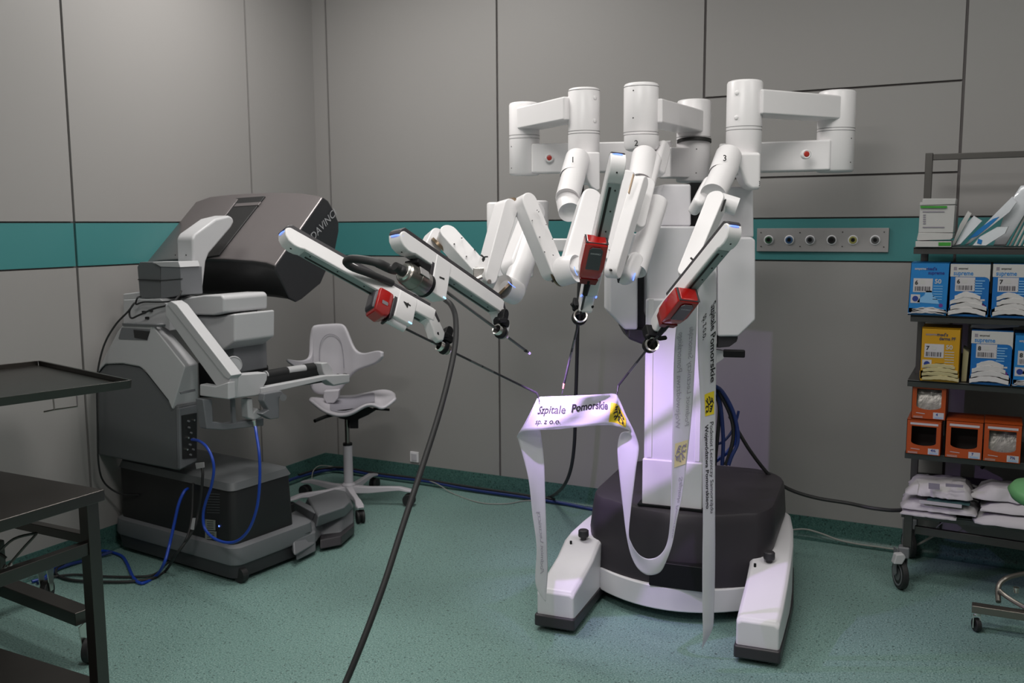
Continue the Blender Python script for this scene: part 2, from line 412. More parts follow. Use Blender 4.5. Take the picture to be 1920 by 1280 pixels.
# front cross bar, bowed towards the photographer
def bowed(y0, bow, hw, n=14): return [(-hw+2*hw*i/n, y0-bow*(1-(2*i/n-1)**2)) for i in range(n+1)]
P = bowed(.365, .125, .315)
out = [bl(x, y, 0) for x, y in P]; back = [bl(x, y+.10, 0) for x, y in reversed(P)]
obj('front_bar', g_loft([p+VZ*.052 for p in out+back], [p+VZ*.150 for p in out+back]), WHITE2, CART, bev=.006, seg=3)
obj('under_tray', g_loft([bl(-.31, .40, .025), bl(.31, .40, .025), bl(.28, 1.05, .025), bl(-.28, 1.05, .025)], [bl(-.31, .40, .058), bl(.31, .40, .058), bl(.28, 1.05, .058), bl(-.28, 1.05, .058)]), BLACK, CART)
for s in (-1, 1):
    for y in (.55, 1.0):
        obj('wheel', g_cyl(bl(s*.24-.02, y, .045), bl(s*.24+.02, y, .045), .045, n=24), RUBBER, CART, bev=.006)
# dark cover
def cover_ring(hw, yf, yb, r, bow, z, dz=0.0):
    pts = []
    for i in range(13):
        u = -1+2*i/12; x = u*(hw-r*.55); pts.append((x, yf-bow*(1-u*u)))
    for i in range(1, 6):
        a = -PI/2+PI/2*i/6; pts.append((hw-r*.55+r*.55*math.cos(a), yf+r*(1+math.sin(a))))
    pts.append((hw, yf+r)); pts.append((hw, yb-r*1.2))
    for i in range(1, 7):
        a = PI/2*i/7; pts.append((hw-r+r*math.cos(a), yb-r*1.2+r*1.2*math.sin(a)))
    pts.append((hw-r, yb)); pts.append((-hw+r, yb))
    for i in range(1, 7):
        a = PI/2+PI/2*i/7; pts.append((-hw+r+r*math.cos(a), yb-r*1.2+r*1.2*math.sin(a)))
    pts.append((-hw, yb-r*1.2)); pts.append((-hw, yf+r))
    for i in range(1, 6):
        a = PI+PI/2*i/6; pts.append((-hw+r*.55+r*.55*math.cos(a), yf+r*(1+math.sin(a))))
    return [bl(x, y, z+dz*(y-yf)) for x, y in pts]
cover = obj('base_cover', g_loftn([cover_ring(.352, .36, 1.05, .10, .10, .135), cover_ring(.376, .37, 1.10, .12, .11, .20), cover_ring(.392, .378, 1.13, .15, .112, .30),
    cover_ring(.386, .395, 1.13, .16, .112, .40), cover_ring(.382, .403, 1.125, .163, .111, .430), cover_ring(.377, .408, 1.12, .163, .110, .439), cover_ring(.366, .418, 1.11, .160, .108, .445), cover_ring(.20, .56, 1.0, .12, .06, .452)]), DGREY2, CART, ang=28)
n2 = obj('cable_recess', g_loftn([[bl(x0, y, z) for x0, z in ((-.07, .150), (.17, .150), (.165, .235), (.14, .252), (-.05, .252), (-.07, .235))] for y in (.238, .40)]), BLACK, cover, bev=.004)
obj('pedestal_slot', g_box(bl(-.005, .43, .4525), (.275, .20, .008), Matrix.Rotation(.1, 3, 'Z')), BLACK, cover)

# --- column
RZ = Matrix.Rotation(.1, 3, 'Z')
colm = obj('column', g_loftn([[bl(-.124, y0, z), bl(.114, y0, z), bl(.114, y0+.17, z), bl(-.124, y0+.17, z)] for y0, z in ((.350, .45), (.350, 1.30))]), WHITE2, CART, bev=.008, seg=3)
obj('column_foot', g_box(bl(-.005, .437, .545), (.245, .19, .200), RZ), WHITE, CART, bev=.006)
obj('side_strip', g_box(bl(-.100, .349, .975), (.020, .006, .65), RZ), WHITE, colm, bev=.001)
obj('side_strip', g_box(bl(.096, .349, .975), (.020, .006, .65), RZ), WHITE, colm, bev=.001)

# --- tower housing: a middle shell and two wings with dark recesses between
def plate(name, pts, D0, depth, mt, par=CART, bev=.01, **k):
    """outline seen from the photo on an upright plane facing the aisle, given real depth"""
    p0 = at(1280, 600, D0); P = [on(x, y, p0, VT) for x, y in pts]
    return obj(name, g_prism(P, -VT*depth), mt, par, bev=bev, seg=3, **k)
tw = plate('tower_shell', [(1214, 424), (1345, 424), (1345, 648), (1228, 648), (1228, 632), (1214, 588)], 3.80, .30, WHITE2)
plate('tower_wing', [(1145, 441), (1196, 437), (1196, 618), (1172, 618), (1144, 588)], 3.84, .26, WHITE2)
plate('tower_wing', [(1346, 446), (1410, 444), (1417, 450), (1417, 600), (1385, 631), (1346, 631)], 3.80, .26, WHITE2)
plate('tower_core', [(1170, 440), (1384, 440), (1384, 636), (1372, 648), (1350, 652), (1205, 646), (1180, 636), (1170, 618)], 3.90, .20, DGREY, bev=.006)
plate('tower_collar', [(1180, 618), (1232, 618), (1232, 644), (1205, 642), (1178, 632)], 3.845, .20, DGREY, bev=.004)
plate('tower_collar', [(1346, 630), (1384, 630), (1382, 640), (1368, 650), (1346, 652)], 3.82, .20, DGREY, bev=.004)
h = plate('handle_bracket', [(1343, 655), (1358, 657), (1358, 672), (1343, 682)], 3.85, .03, WHITE2, bev=.003)
obj('grip', g_bar(at(1356, 662, 3.84), at(1397, 663, 3.82), .030, .03, VT, flat=(True, True)), BLACK, h, bev=.005)

# --- hub and boom above the tower
hub = plate('boom_hub', [(1243, 345), (1296, 345), (1296, 424), (1228, 424), (1228, 380)], 3.94, .26, WHITE2)
plate('hub_slot', [(1294, 342), (1345, 342), (1345, 436), (1294, 425)], 4.00, .2, BLACK, bev=.002)
plate('boom_hub', [(1345, 350), (1413, 350), (1414, 446), (1345, 448)], 3.93, .28, WHITE2)
for x, y in ((1267, 366), (1267, 405), (1405, 395)):
    p = at(x, y, 3.925); obj('screw', g_cyl(p, p-VT*.03, .0035, n=10), INK, hub)
def vcyl(name, px, pt, pb, D, r, mat_=WHITE, seams=(), dots=(), rnd=.008, **k):
    T = at(px, pt, D); B = at(px, pb, D); B = Vector((T.x, T.y, B.z))
    c = obj(name, g_lathe([(r-.012, 0), (r-.004, .003), (r, .010), (r, (T-B).length-.010), (r-.004, (T-B).length-.003), (r-.012, (T-B).length)], B, n=40), mat_, CART, ang=50)
    for s in seams:
        z = at(px, s, D).z; obj('seam', g_cyl((T.x, T.y, z-.0009), (T.x, T.y, z+.0009), r+.0006, n=40), SEAMG, c)
    for dx, dy, kind in dots:
        nrm = (VR*(dx/ r) + VT*math.sqrt(max(0, 1-(dx/r)**2))).normalized(); z = at(px, dy, D).z
        p = Vector((T.x, T.y, z)) + nrm*r
        if kind == 'b': obj('button', g_lathe([(.009, -.003), (.009, .002), (.007, .004), (.003, .005)], p, nrm, n=20), WHITE, c)
        else: obj('screw', g_cyl(p-nrm*.003, p+nrm*.0006, .0028, n=10), INK, c)
    return c
def hbeam(name, a, b, h, t, mat_=WHITE, **k):
    """level beam between two points given by their top-edge centres"""
    a = Vector(a); b = Vector(b); b.z = a.z; ax = (b-a).normalized(); s = ax.cross(VZ)
    A = [a-s*t/2, a+s*t/2, a+s*t/2-VZ*h, a-s*t/2-VZ*h]
    return obj(name, g_loft(A, [p+(b-a) for p in A]), mat_, CART, bev=.008, seg=3, **k)
R3 = .0715
# right-hand arm's set-up joints
vcyl('joint_housing', 1570, 171, 322, 4.02, .078, seams=(241, 246), dots=((.045, 261, 'd'), (.045, 305, 'd')))
vcyl('joint_housing', 1397, 152, 330, 3.80, R3, seams=(238, 244), dots=((-.045, 177, 'b'), (-.045, 222, 'b')))
hbeam('upper_beam', at(1410, 170, 3.80), at(1568, 184, 4.02), .098, .125)
b = hbeam('lower_beam', at(1352, 271, 4.20), at(1560, 262, 4.02), .128, .11)
p = onx(1512, 289, 0) if False else at(1512, 289, 3.955)
def redbutton(px, py, D, par):
    p = at(px, py, D)
    s = obj('button_collar', g_lathe([(.020, -.02), (.020, .003), (.016, .006), (.012, .004)], p, VT, n=28), WHITE, par)
    obj('red_button', g_lathe([(.012, -.01), (.012, .004), (.009, .008), (.004, .009)], p, VT, n=24), REDB, par)
redbutton(1512, 289, 3.945, b)
# middle arm's set-up joints
vcyl('joint_housing', 1301.5, 188, 341, 4.28, .077, seams=(257, 262), dots=((.0, 281, 'd'), (.0, 325, 'd')))
ped = obj('seal_band', g_cyl(at(1301.5, 268, 4.28), at(1301.5, 262.5, 4.28), .0775, n=40), INK, CART)
vcyl('joint_housing', 1202.5, 157, 258, 3.85, R3, seams=(164, 248, 253), dots=((-.040, 173, 'd'), (-.040, 223, 'd')))
hbeam('upper_beam', at(1215, 186, 3.85), at(1301, 193, 4.28), .098, .125)
hbeam('lower_beam', at(1246, 277, 4.24), at(1300, 273, 4.30), .135, .10)
# left-hand arm's set-up joints
vcyl('joint_housing', 983, 193, 328, 4.42, .072, seams=(254, 260), dots=((-.062, 275, 'd'), (-.062, 315, 'd')))
vcyl('joint_housing', 1095, 166, 345, 4.02, .068, seams=(171, 246, 251), dots=((.042, 186, 'b'), (.042, 228, 'b')))
hbeam('upper_beam', at(1080, 182, 4.02), at(985, 205, 4.42), .098, .125)
b = hbeam('lower_beam', at(1000, 271, 4.42), at(1260, 272, 4.30), .135, .11)
redbutton(1030, 296, 4.34, b)
# lowest set-up joint, behind the folded arm on the left
vcyl('joint_housing', 930, 379, 520, 4.45, .044)
vcyl('joint_housing', 1000, 376, 470, 4.42, .072)
obj('rear_housing', g_loftn([[at(x, y, 4.40+dd) for x, y in ((926, 392), (1000, 392), (1000, 520), (926, 520))] for dd in (0, .12)]), WHITE, CART, bev=.01)
hbeam('lower_beam', at(1010, 447, 4.40), at(1180, 445, 4.20), .06, .06)

# --- arm links
def link(name, a, b, w, t, n, mat_=WHITE, w2=None, bev=.0045, flat=(False, False), par=None, **k):
    return obj(name, g_bar(at(*a), at(*b), w, t, vd(*n), w2, flat=flat), mat_, par or CART, bev=bev, seg=3, ang=50, **k)
def tubel(name, a, b, r, r2=None, mat_=WHITE, rnd=.012, par=None, **k):
    return obj(name, g_cyl(at(*a), at(*b), r, r2, n=36, rnd=rnd), mat_, par or CART, ang=50, **k)
def arc_light(pts, par, r=.0022, m=None):
    obj('indicator_light', g_tube([at(*p) for p in pts], r, n=6), m or BLUEL, par)
def num(s, px, py, D, size, par, roll=0.0, n=None, m=None, sx=1.0):
    """a digit standing on a surface that faces n, turned by roll degrees"""
    n = (n or VT).normalized(); ex = VZ.cross(n).normalized(); ey = n.cross(ex)
    a = math.radians(roll); e1 = ex*math.cos(a)+ey*math.sin(a); e2 = -ex*math.sin(a)+ey*math.cos(a)
    g = text_geo(s, size, bold=size*.014, align='CENTER')
    g = ([Vector((p.x*sx, p.y-size*.35, 0)) for p in g[0]], g[1])
    obj('number', put(g, at(px, py, D), e1, e2, 0), m or INK, par, flat=True)
def screws(par, pts, D0, D1, r=.0022):
    for x, y in pts:
        p = at(x, y, D0+(D1-D0)*.5); obj('screw', g_cyl(p+VT*.03, p-VT*.02, r, n=8), INK, par)

# arm 1: yoke, tilted drum, long forearm and elbow on the left of the column
obj('yoke', g_prism([on(x, y, at(1095, 320, 3.96), VT) for x, y in ((1098, 285), (1125, 285), (1125, 356), (1119, 357), (1108, 350), (1100, 335), (1093, 305))], -VT*.10), WHITE, CART, bev=.012, seg=3)
d1 = tubel('shoulder_drum', (1078, 318, 3.90), (1064, 372, 3.76), .049, rnd=.008)
obj('drum_collar', g_cyl(at(1083, 297, 3.955), at(1073, 333, 3.863), .0515, n=36, rnd=.006), WHITE, d1)
obj('seam', g_cyl(at(1073.3, 333.5, 3.862), at(1073, 334.5, 3.859), .0495, n=36), SEAMG, d1)
num('1', 1074, 299, 3.83, .032, d1)
obj('latch_plate', g_bar(at(1066, 304, 3.855), at(1083, 306, 3.85), .006, .004, VT), GREYP0, d1) if False else None
tubel('shoulder_stub', (1065, 372, 3.80), (1068, 398, 3.72), .050, .044, rnd=.018)
f1 = link('forearm', (1105, 378, 3.62), (1073, 500, 3.44), .078, .078, (.12, .15, 1), w2=.090, bev=.010)
obj('elbow_seal', g_cyl(at(1049.5, 509, 3.445), at(1052.5, 508.5, 3.44), .0555, .0555, n=40), GOLD, f1)
obj('elbow_disc', g_cyl(at(1052, 509, 3.44), at(1082, 503, 3.40), .055, .050, n=40, rnd=.014), WHITE, f1)
arc_light([(1077, 500, 3.335), (1079, 509, 3.333), (1083, 516, 3.333)], f1, .0015)
l = link('upper_link', (984, 382, 3.42), (1036, 507, 3.44), .066, .070, (.60, .10, .80))
screws(l, ((1007, 394), (998, 413), (1012, 444), (1037, 478), (1021, 472), (1036, 448), (1010, 397), (1024, 421)), 3.37, 3.37, .0015)
p = at(1036, 527, 3.41); obj('screw', g_cyl(p+VT*.02, p-VT*.02, .0038, n=10), INK, l)
obj('shoulder_seal', g_cyl(at(962.5, 389, 3.44), at(965.5, 388, 3.445), .036, n=36), GOLD, l)
l = link('lower_link', (948, 392, 3.42), (911, 520, 3.33), .068, .062, (.62, .04, .78), w2=.056)
obj('pivot_screw', g_lathe([(.0085, 0), (.0085, .003), (.004, .0035), (.003, .001)], at(917, 528, 3.295), vd(.62, .04, .78), n=18), STEEL, l)
obj('latch', join(g_tube([at(902, 478, 3.24), at(908, 484, 3.235), at(905, 490, 3.235)], .0032, n=6), g_tube([at(915, 481, 3.235), at(908, 482, 3.235), at(904, 487, 3.235)], .0030, n=6)), INK, l)
hg = obj('hinge', g_box(at(899, 514, 3.33), (.040, .05, .050), Matrix.Rotation(.4, 3, 'Z')), CHROME, l, bev=.004)
obj('hinge_pin', g_cyl(at(893, 524, 3.28), at(904, 519, 3.28), .007, n=14), CHROME, l)

# arm 4, folded behind the left rails
l = link('upper_link', (838, 445, 3.66), (912, 528, 3.60), .072, .070, (.42, .48, .77))
screws(l, ((866, 446), (890, 468), (852, 457), (875, 480)), 3.60, 3.60, .002)
obj('shoulder_seal', g_cyl(at(822, 462, 3.68), at(826, 458, 3.68), .040, n=32), GOLD, l)
link('lower_link', (815, 448, 3.74), (788, 505, 3.62), .070, .062, (.5, .25, .8))
t4 = tubel('forearm', (1004, 425, 3.92), (962, 545, 3.72), .050, .048, rnd=.03)
obj('forearm_shell', g_bar(at(1000, 400, 3.99), at(962, 500, 3.80), .080, .08, vd(.6, .1, .8)), WHITE, t4, bev=.012, seg=3)
obj('elbow_seal', g_cyl(at(940, 545, 3.655), at(943, 548, 3.655), .050, n=32), GOLD, t4)
obj('elbow_disc', g_cyl(at(942, 538, 3.66), at(966, 548, 3.72), .050, n=36, rnd=.018), WHITE, t4)
arc_light([(953, 528, 3.605), (959, 534, 3.60), (966, 539, 3.605)], t4, .0013)

# arm 2: yoke, tube and double forearm in front of the column
y2 = obj('yoke', g_lathe([(.052, 0), (.064, .006), (.0715, .02), (.0715, .060)], at(1202.5, 283, 3.85), n=40), WHITE, CART)
num('2', 1193, 268, 3.772, .032, y2); num('2', 1237, 268, 3.83, .032, y2, n=(VR*.95+VT*.3), sx=.9)
obj('slot', g_bar(at(1197, 283, 3.778), at(1218, 282, 3.783), .006, .012, VT), INK, y2)
obj('yoke', g_bar(at(1236, 282, 3.90), at(1226, 318, 3.80), .070, .08, vd(.7, .1, .7)), WHITE, CART, bev=.015, seg=3)
t2 = tubel('shoulder_drum', (1208, 292, 3.80), (1200, 345, 3.66), .050, rnd=.02)
obj('drum_shell', g_bar(at(1216, 305, 3.80), at(1205, 362, 3.62), .095, .08, vd(.1, .3, 1), w2=.07), WHITE, t2, bev=.02, seg=3)
f2 = tubel('forearm', (1232, 378, 3.68), (1192, 508, 3.50), .042, .040, rnd=.03)
obj('elbow_seal', g_bar(at(1172, 478, 3.50), at(1160, 522, 3.46), .012, .05, vd(-.3, 0, 1)), INK, f2, bev=.002)
obj('seal_glint', g_bar(at(1166, 498, 3.46), at(1165, 503, 3.46), .006, .010, vd(-.3, 0, 1)), GOLD, f2, bev=.001)
obj('elbow_disc', g_bar(at(1186, 492, 3.50), at(1176, 515, 3.47), .068, .075, vd(.3, 0, 1)), WHITE, f2, bev=.02, seg=3)
arc_light([(1191, 512, 3.43), (1189, 519, 3.43), (1187, 526, 3.432)], f2, .0020)
l = link('lower_link', (1199, 343, 3.46), (1150, 508, 3.34), .052, .050, (.05, -.80, .60), bev=.005)
obj('link_side', g_prism([on(x, y, at(1170, 400, 3.46), vd(-.5, .35, .8)) for x, y in ((1170, 318), (1187, 321), (1184, 350), (1168, 410), (1146, 470), (1139, 468), (1141, 440), (1160, 370))], -vd(-.5, .35, .8)*.03), WHITE, l, bev=.004)
p = at(1145, 506, 3.30); obj('screw', g_cyl(p+VT*.02, p-VT*.02, .004, n=10), INK, l)
obj('seal', g_bar(at(1188, 328, 3.40), at(1179, 362, 3.39), .004, .012, vd(-.5, 0, 1)), GOLD, l)
l2 = link('link_shell', (1213, 348, 3.58), (1196, 420, 3.52), .050, .05, (.2, 0, 1), par=l, bev=.008)
link('upper_link', (1176, 334, 3.60), (1146, 480, 3.52), .050, .05, (-.25, .1, 1))

# arm 3: yoke, drum, white forearm
obj('yoke', g_prism([on(x, y, at(1397, 320, 3.74), VT) for x, y in ((1368, 285), (1428, 285), (1427, 355), (1410, 355), (1398, 345), (1386, 318), (1370, 300))], -VT*.12), WHITE, CART, bev=.014, seg=3)
num('3', 1424, 344, 3.735, .028, CART, n=(VR*.7+VT*.7), sx=.8)
d3 = tubel('shoulder_drum', (1362, 312, 3.70), (1337, 366, 3.54), .049, rnd=.010)
obj('drum_collar', g_cyl(at(1366, 292, 3.745), at(1353, 329, 3.654), .0525, n=36, rnd=.006), WHITE, d3)
obj('seam', g_cyl(at(1352.6, 330, 3.651), at(1352.2, 331, 3.648), .0500, n=36), SEAMG, d3)
num('3', 1359, 296, 3.62, .032, d3)
obj('drum_skirt', g_bar(at(1330, 352, 3.64), at(1306, 386, 3.57), .070, .08, vd(-.1, .2, 1), w2=.045), WHITE, d3, bev=.018, seg=3)
f3 = link('forearm', (1343, 380, 3.44), (1288, 515, 3.28), .064, .064, (-.45, .20, .87), w2=.056)
tubel('elbow_stub', (1350, 378, 3.47), (1382, 388, 3.46), .034, rnd=.006, par=f3)
obj('elbow_seal', g_bar(at(1357, 377, 3.42), at(1351, 396, 3.41), .006, .03, vd(.2, .2, 1)), INK, f3)
obj('latch', join(g_tube([at(1295, 483, 3.20), at(1301, 490, 3.195), at(1298, 496, 3.195)], .0035, n=6), g_tube([at(1307, 486, 3.195), at(1300, 489, 3.195)], .0035, n=6)), INK, f3)
link('lower_link', (1300, 505, 3.31), (1272, 562, 3.24), .056, .05, (-.3, 0, 1), w2=.045)

# ================================================================ the four instrument rails (parts of the cart)
W, T = .060, .051
RR = {}
def make_rail(top, bot, down, label, q=1):
    A = at(*top); B = at(*bot); ax = (B-A).normalized()
    d = VR*down[0] + VZ*down[1] + VT*down[2]; d = (d-ax*d.dot(ax)).normalized(); s = -d
    n = ax.cross(s).normalized()
    if n.dot(CAM-A) < 0: n = -n
    L = (B-A).length
    def F(u, v, k=0.0): return A + ax*u + s*v + n*k
    pts = [(.000, .10), (.004, .26), (.016, .38), (L, .38), (L+.02, .36), (L+.02, -.44), (.080, -.44), (.066, -.52), (.045, -.54), (.022, -.44), (.006, -.20)]
    b = obj('instrument_rail', g_prism([F(u, v*W, -T/2) for u, v in pts], n*T), WHITE, CART, bev=.012, seg=5, ang=50)
    obj('rail_cap', g_prism([F(u, v*W, -T*.45) for u, v in ((-.003, .10), (.002, .36), (.018, .60), (L*.99, .60), (L*.99, .36), (.02, .34), (.006, .20))], n*T*.90), DGREY, b, bev=.003)
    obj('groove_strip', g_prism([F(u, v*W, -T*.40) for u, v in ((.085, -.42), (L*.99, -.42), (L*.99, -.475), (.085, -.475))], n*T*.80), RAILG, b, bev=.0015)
    obj('slot', g_prism([F(u, v*W, -T*.26 if q > 0 else T*.12) for u, v in ((.10, -.45), (L*.97, -.45), (L*.97, -.49), (.10, -.49))], n*T*.16), INK, b)
    for k in range(5):
        p = F(.11+(L-.16)*k/4, -.475*W, T*.16*q); obj('screw', g_cyl(p+s*.004, p-s*.001, .0030, n=8), INK, b)
    obj('end_screw', g_cyl(F(.045, -.50*W, 0), F(.045, -.555*W, 0), .0030, n=8), INK, b)
    for u in (.05, L*.45, L*.52):
        p = F(u, .56*W, T*.30); obj('status_dot', g_cyl(p-s*.002, p+s*.0008, .0018, n=8), WHITE, b)
    obj('indicator_light', g_tube([F(.014, .06*W, T*.47), F(.005, .04*W, T*.44), F(.0, .03*W, T*.25), F(-.001, .03*W, 0), F(.0, .03*W, -T*.25)], .0018, n=6), BLUEL, b)
    return b, F, L, ax, n, s
def nose(R, ln=.075, up=.44):
    b, F, L, ax, n, s = R
    o = obj('rail_nose', g_prism([F(L+x, y*W, -.023) for x, y in ((-.03, up), (.010, up*.95), (ln*.62, -.25), (ln, -.75), (ln, -1.25), (ln*.80, -1.42), (ln*.52, -1.30), (ln*.35, -.95), (.005, -.50), (-.03, -.44))], n*.046), WHITE, b, bev=.006, seg=3)
    obj('nose_inset', g_prism([F(L+x, y*W, .020) for x, y in ((.012, .38), (ln*.58, -.22), (ln*.52, -.34), (.004, .22))], n*.005), DGREY, b, bev=.001)
    obj('indicator_light', g_tube([F(L+ln+.001, -.80*W, .012), F(L+ln+.001, -1.05*W, .012)], .0025, n=6, sm=False), CYANL, b)
    return o
def carriage(R, u, ln, drop, digit, back=.35):
    b, F, L, ax, n, s = R; th = T*1.08
    c = obj('carriage', g_prism([F(u+a, v, -th/2) for a, v in ((0, back*W), (ln*.92, back*W), (ln, .1*W), (ln, -drop*.92), (ln*.93, -drop), (0, -drop))], n*th), WHITE, b, bev=.008, seg=3)
    obj('carriage_base', g_prism([F(u+a, v, -th*.47) for a, v in ((-.016, -.2*W), (.0, -.2*W), (.0, -drop*.98), (-.016, -drop*.98))], n*th*.94), DGREY, b, bev=.003)
    p = F(u+ln*.93, -drop*.93, th/2); obj('indicator_light', g_bar(p-n*.001, p-n*.001-ax*.010, .005, .004, n), CYANL, b)
    return c
def clamp(R, u, v):
    """black clamp that grips the cannula, with its little lever"""
    b, F, L, ax, n, s = R
    obj('cannula_clamp', g_prism([F(u+x, v+y, -.017) for x, y in ((-.030, .030), (.012, .036), (.026, .020), (.026, -.004), (.016, -.010), (-.020, -.010), (-.030, .004))], n*.034), BLACK, b, bev=.004)
    obj('clamp_arm', g_prism([F(u+x, v+y, -.012) for x, y in ((-.016, .030), (.016, .034), (.020, .085), (-.008, .085))], n*.024), BLACK, b, bev=.003)
    obj('clamp_lever', g_bar(F(u-.020, v+.022, .022), F(u-.056, v+.004, .024), .016, .010, n), BLACK, b, bev=.003)

RR[4] = make_rail((527, 438, 2.96), (800, 590, 3.24), (-.1, -.8, .6), '4')
RR[1] = make_rail((739, 443, 2.86), (928, 572, 3.28), (-.1, -.85, .4), '1')
RR[2] = make_rail((1160, 290, 2.92), (1108, 520, 3.20), (.0, -.6, .8), '2', -1)
RR[3] = make_rail((1379, 425, 2.88), (1262, 568, 3.20), (.1, -.8, .6), '3', -1)

def ruv(R, px, py, k=0.0):
    """coordinates along / across a rail of the spot seen at (px,py) in its middle plane"""
    b, F, L, ax, n, s = R; p = on(px, py, F(0, 0, k), n); d = p-F(0, 0, 0)
    return d.dot(ax), d.dot(s)
# leftmost rail (4) and the endoscope's rail (1): carriages at mid length, nose with clamp at the lower end
u4, v4 = ruv(RR[4], 745, 565, T/2); u4b, v4b = ruv(RR[4], 771, 606, T/2)
carriage(RR[4], u4, .075, .088, '4')
u1, v1 = ruv(RR[1], 814, 505, T/2)
carriage(RR[1], u1, .080, .112, '1')
nose(RR[4]); nose(RR[1])
def digit(R, ch, px, py, size, ang):
    b, F, L, ax, n, s = R
    q = F(0, 0, T*.54+.0012); p = on(px, py, q, n)
    e2 = (UP*math.cos(math.radians(ang))-RT*math.sin(math.radians(ang))); e2 = (e2-n*e2.dot(n)).normalized(); e1 = e2.cross(n)
    g = text_geo(ch, size, bold=size*.02, align='CENTER'); g = ([Vector((v.x, v.y-size*.35, 0)) for v in g[0]], g[1])
    obj('number', put(g, p, e1, e2, 0), INK, b, flat=True)
digit(RR[4], '4', 763, 571, .040, 80); digit(RR[1], '1', 829, 521, .036, -92)
# middle and right-hand rails: instrument blocks cover their carriages; noses run on down to the clamps
for k in (2, 3):
    R = RR[k]; b, F, L, ax, n, s = R
    obj('rail_nose', g_prism([F(L+x, y*W, -.024) for x, y in ((-.03, .44), (.06, .44), (.125, .20), (.135, -.35), (.115, -.75), (.09, -.55), (.05, -.44), (-.03, -.44))], n*.048), WHITE, b, bev=.008, seg=3)
    obj('carriage', g_prism([F(L+x, y, -.030) for x, y in ((-.045, -.006), (.060, -.006), (.060, -.030), (.050, -.036), (-.045, -.036))], n*.056), WHITE2, b, bev=.008, seg=3)
    for q in (-.026, .026):
        obj('indicator_light', g_tube([F(L+.052, -.0365, q), F(L+.0605, -.030, q)], .003, n=6, sm=False), BLUEL, b)
    obj('indicator_light', g_tube([F(L+.137, -.2*W, .012), F(L+.136, -.4*W, .012)], .0025, n=6, sm=False), CYANL, b)

# ================================================================ instruments, endoscope and cannulas held by the rails
SHAFTM = mat('shaft_metal', (0.20, 0.19, 0.20), 0.30, metal=0.9, var=0.05)
SHAFTD = mat('shaft_black', (0.030, 0.026, 0.032), 0.35, spec=0.6)
GREYP = mat('instrument_grey', (0.085, 0.080, 0.090), 0.3, metal=0.4)
HGREY = mat('housing_grey', (0.22, 0.21, 0.23), 0.35)
def shaft_parts(root, a, b, bands=(.45, .62), r=.0042):
    a = Vector(a); b = Vector(b); d = b-a
    obj('shaft', g_cyl(a, b, r, n=16), SHAFTD, root)
    for k in bands: obj('shaft_band', g_cyl(a+d*(k-.05), a+d*(k+.03), r+.0004, n=16), SHAFTM, root)
def instrument(label, c, ax, s, n, size, shaft, tip, jaw=None, cat='surgical instrument', front=None, extra=None):
    """c: centre of the red block; ax towards the tip, -s away from the rail, n sideways"""
    t = thing('surgical_instrument', label, cat, c, 0, 'instruments on the robot')
    c = Vector(c); L, H, Wd = size
    def G(u, v, k): return c + ax*u*L + s*v*H + n*k*Wd
    # block: tapering towards the tip, chamfered far end
    R = []
    for u, va, vb, k in ((-.50, -.34, .40, .40), (-.44, -.46, .50, .50), (.10, -.52, .50, .52), (.36, -.44, .50, .47), (.50, -.30, .46, .38)):
        R.append([G(u, va+.06, -k), G(u, va, -k+.10), G(u, va, k-.10), G(u, va+.06, k), G(u, vb, k), G(u, vb, -k)])
    h = obj('housing', g_loftn(R), RED, t, bev=.003, seg=3, ang=40)
    return t, h, G
for_cann = []
def cannula(label, p, ax, r=.019, s=None):
    """steel cannula: open bowl ring on top, short neck and a long thin tube"""
    p = Vector(p); ax = Vector(ax).normalized(); t = thing('cannula', label, 'cannula', p, 0, 'cannulas at the rail ends')
    obj('bowl', g_loftn([ring(p+ax*h, *basis(ax)[:2], rr, 28) for rr, h in ((r*.78, .010), (r*.80, -.022), (r, -.024), (r*1.04, -.018), (r, -.012), (r*.94, .006), (r*.94, .020), (r*.55, .030), (r*.40, .034), (.0068, .036), (.0062, .040))], caps=False), CHROME, t, ang=60)
    obj('bowl_inside', g_cyl(p+ax*.020, p+ax*.022, r*.62, n=24), BLACK, t)
    obj('grip_ring', g_ringpipe(p+ax*.014, ax, r*1.03, r*.9, .010, 28), CAMM, t)
    return t

# ---- instrument 4 (left)
b, F, L, ax, n, s = RR[4]
c4 = F(u4-.046, -.062, 0)
t, h, G = instrument('red and grey instrument on the leftmost rail, its long shaft gripping the ribbon left corner', c4, ax, s, n, (.062, .098, .062), None, None)
obj('label_plate', put(poly2([(-.010, -.006), (.010, -.006), (.012, -.003), (.012, .004), (.009, .007), (-.010, .007), (-.012, .004)]), G(.0, -.02, .53), ax, s, .0008), HGREY, t, flat=True)
obj('end_cap', g_loftn([[G(u, v, k) for v, k in ((-.36*q, -.42*q), (-.36*q, .42*q), (.40*q, .42*q), (.40*q, -.42*q))] for u, q in ((-.42, 1), (-.58, .96), (-.68, .7))]), GREYP, t, bev=.004, seg=3)
obj('release_clip', g_prism([G(.50, -.44, -.46), G(.66, -.44, -.46), G(.66, .42, -.46), G(.50, .42, -.46)], n*.055), DGREY, t, bev=.003)
tip4 = at(1007, 737, 3.50)
st = F(u4+.06, -.100, 0)
obj('shaft_sleeve', g_cyl(F(u4-.010, -.094, 0), F(u4+.062, -.094, 0), .014, n=24, rnd=.004), WHITE2, t)
st = F(u4+.055, -.094, 0)
shaft_parts(t, st, tip4, (.53, .62))
d4 = (tip4-st).normalized()
obj('wrist', g_cyl(tip4-d4*.002, at(1010, 745, 3.50), .0045, .003, n=12), SHAFTM, t)
for q in (-1, 1): obj('jaw', g_bar(at(1010, 744, 3.50), at(1012.5+q, 757, 3.495), .005, .003, VR+VT*.3), SHAFTM, t, bev=.001)
k4 = st+d4*((at(816, 627, 3.30)-st).length)
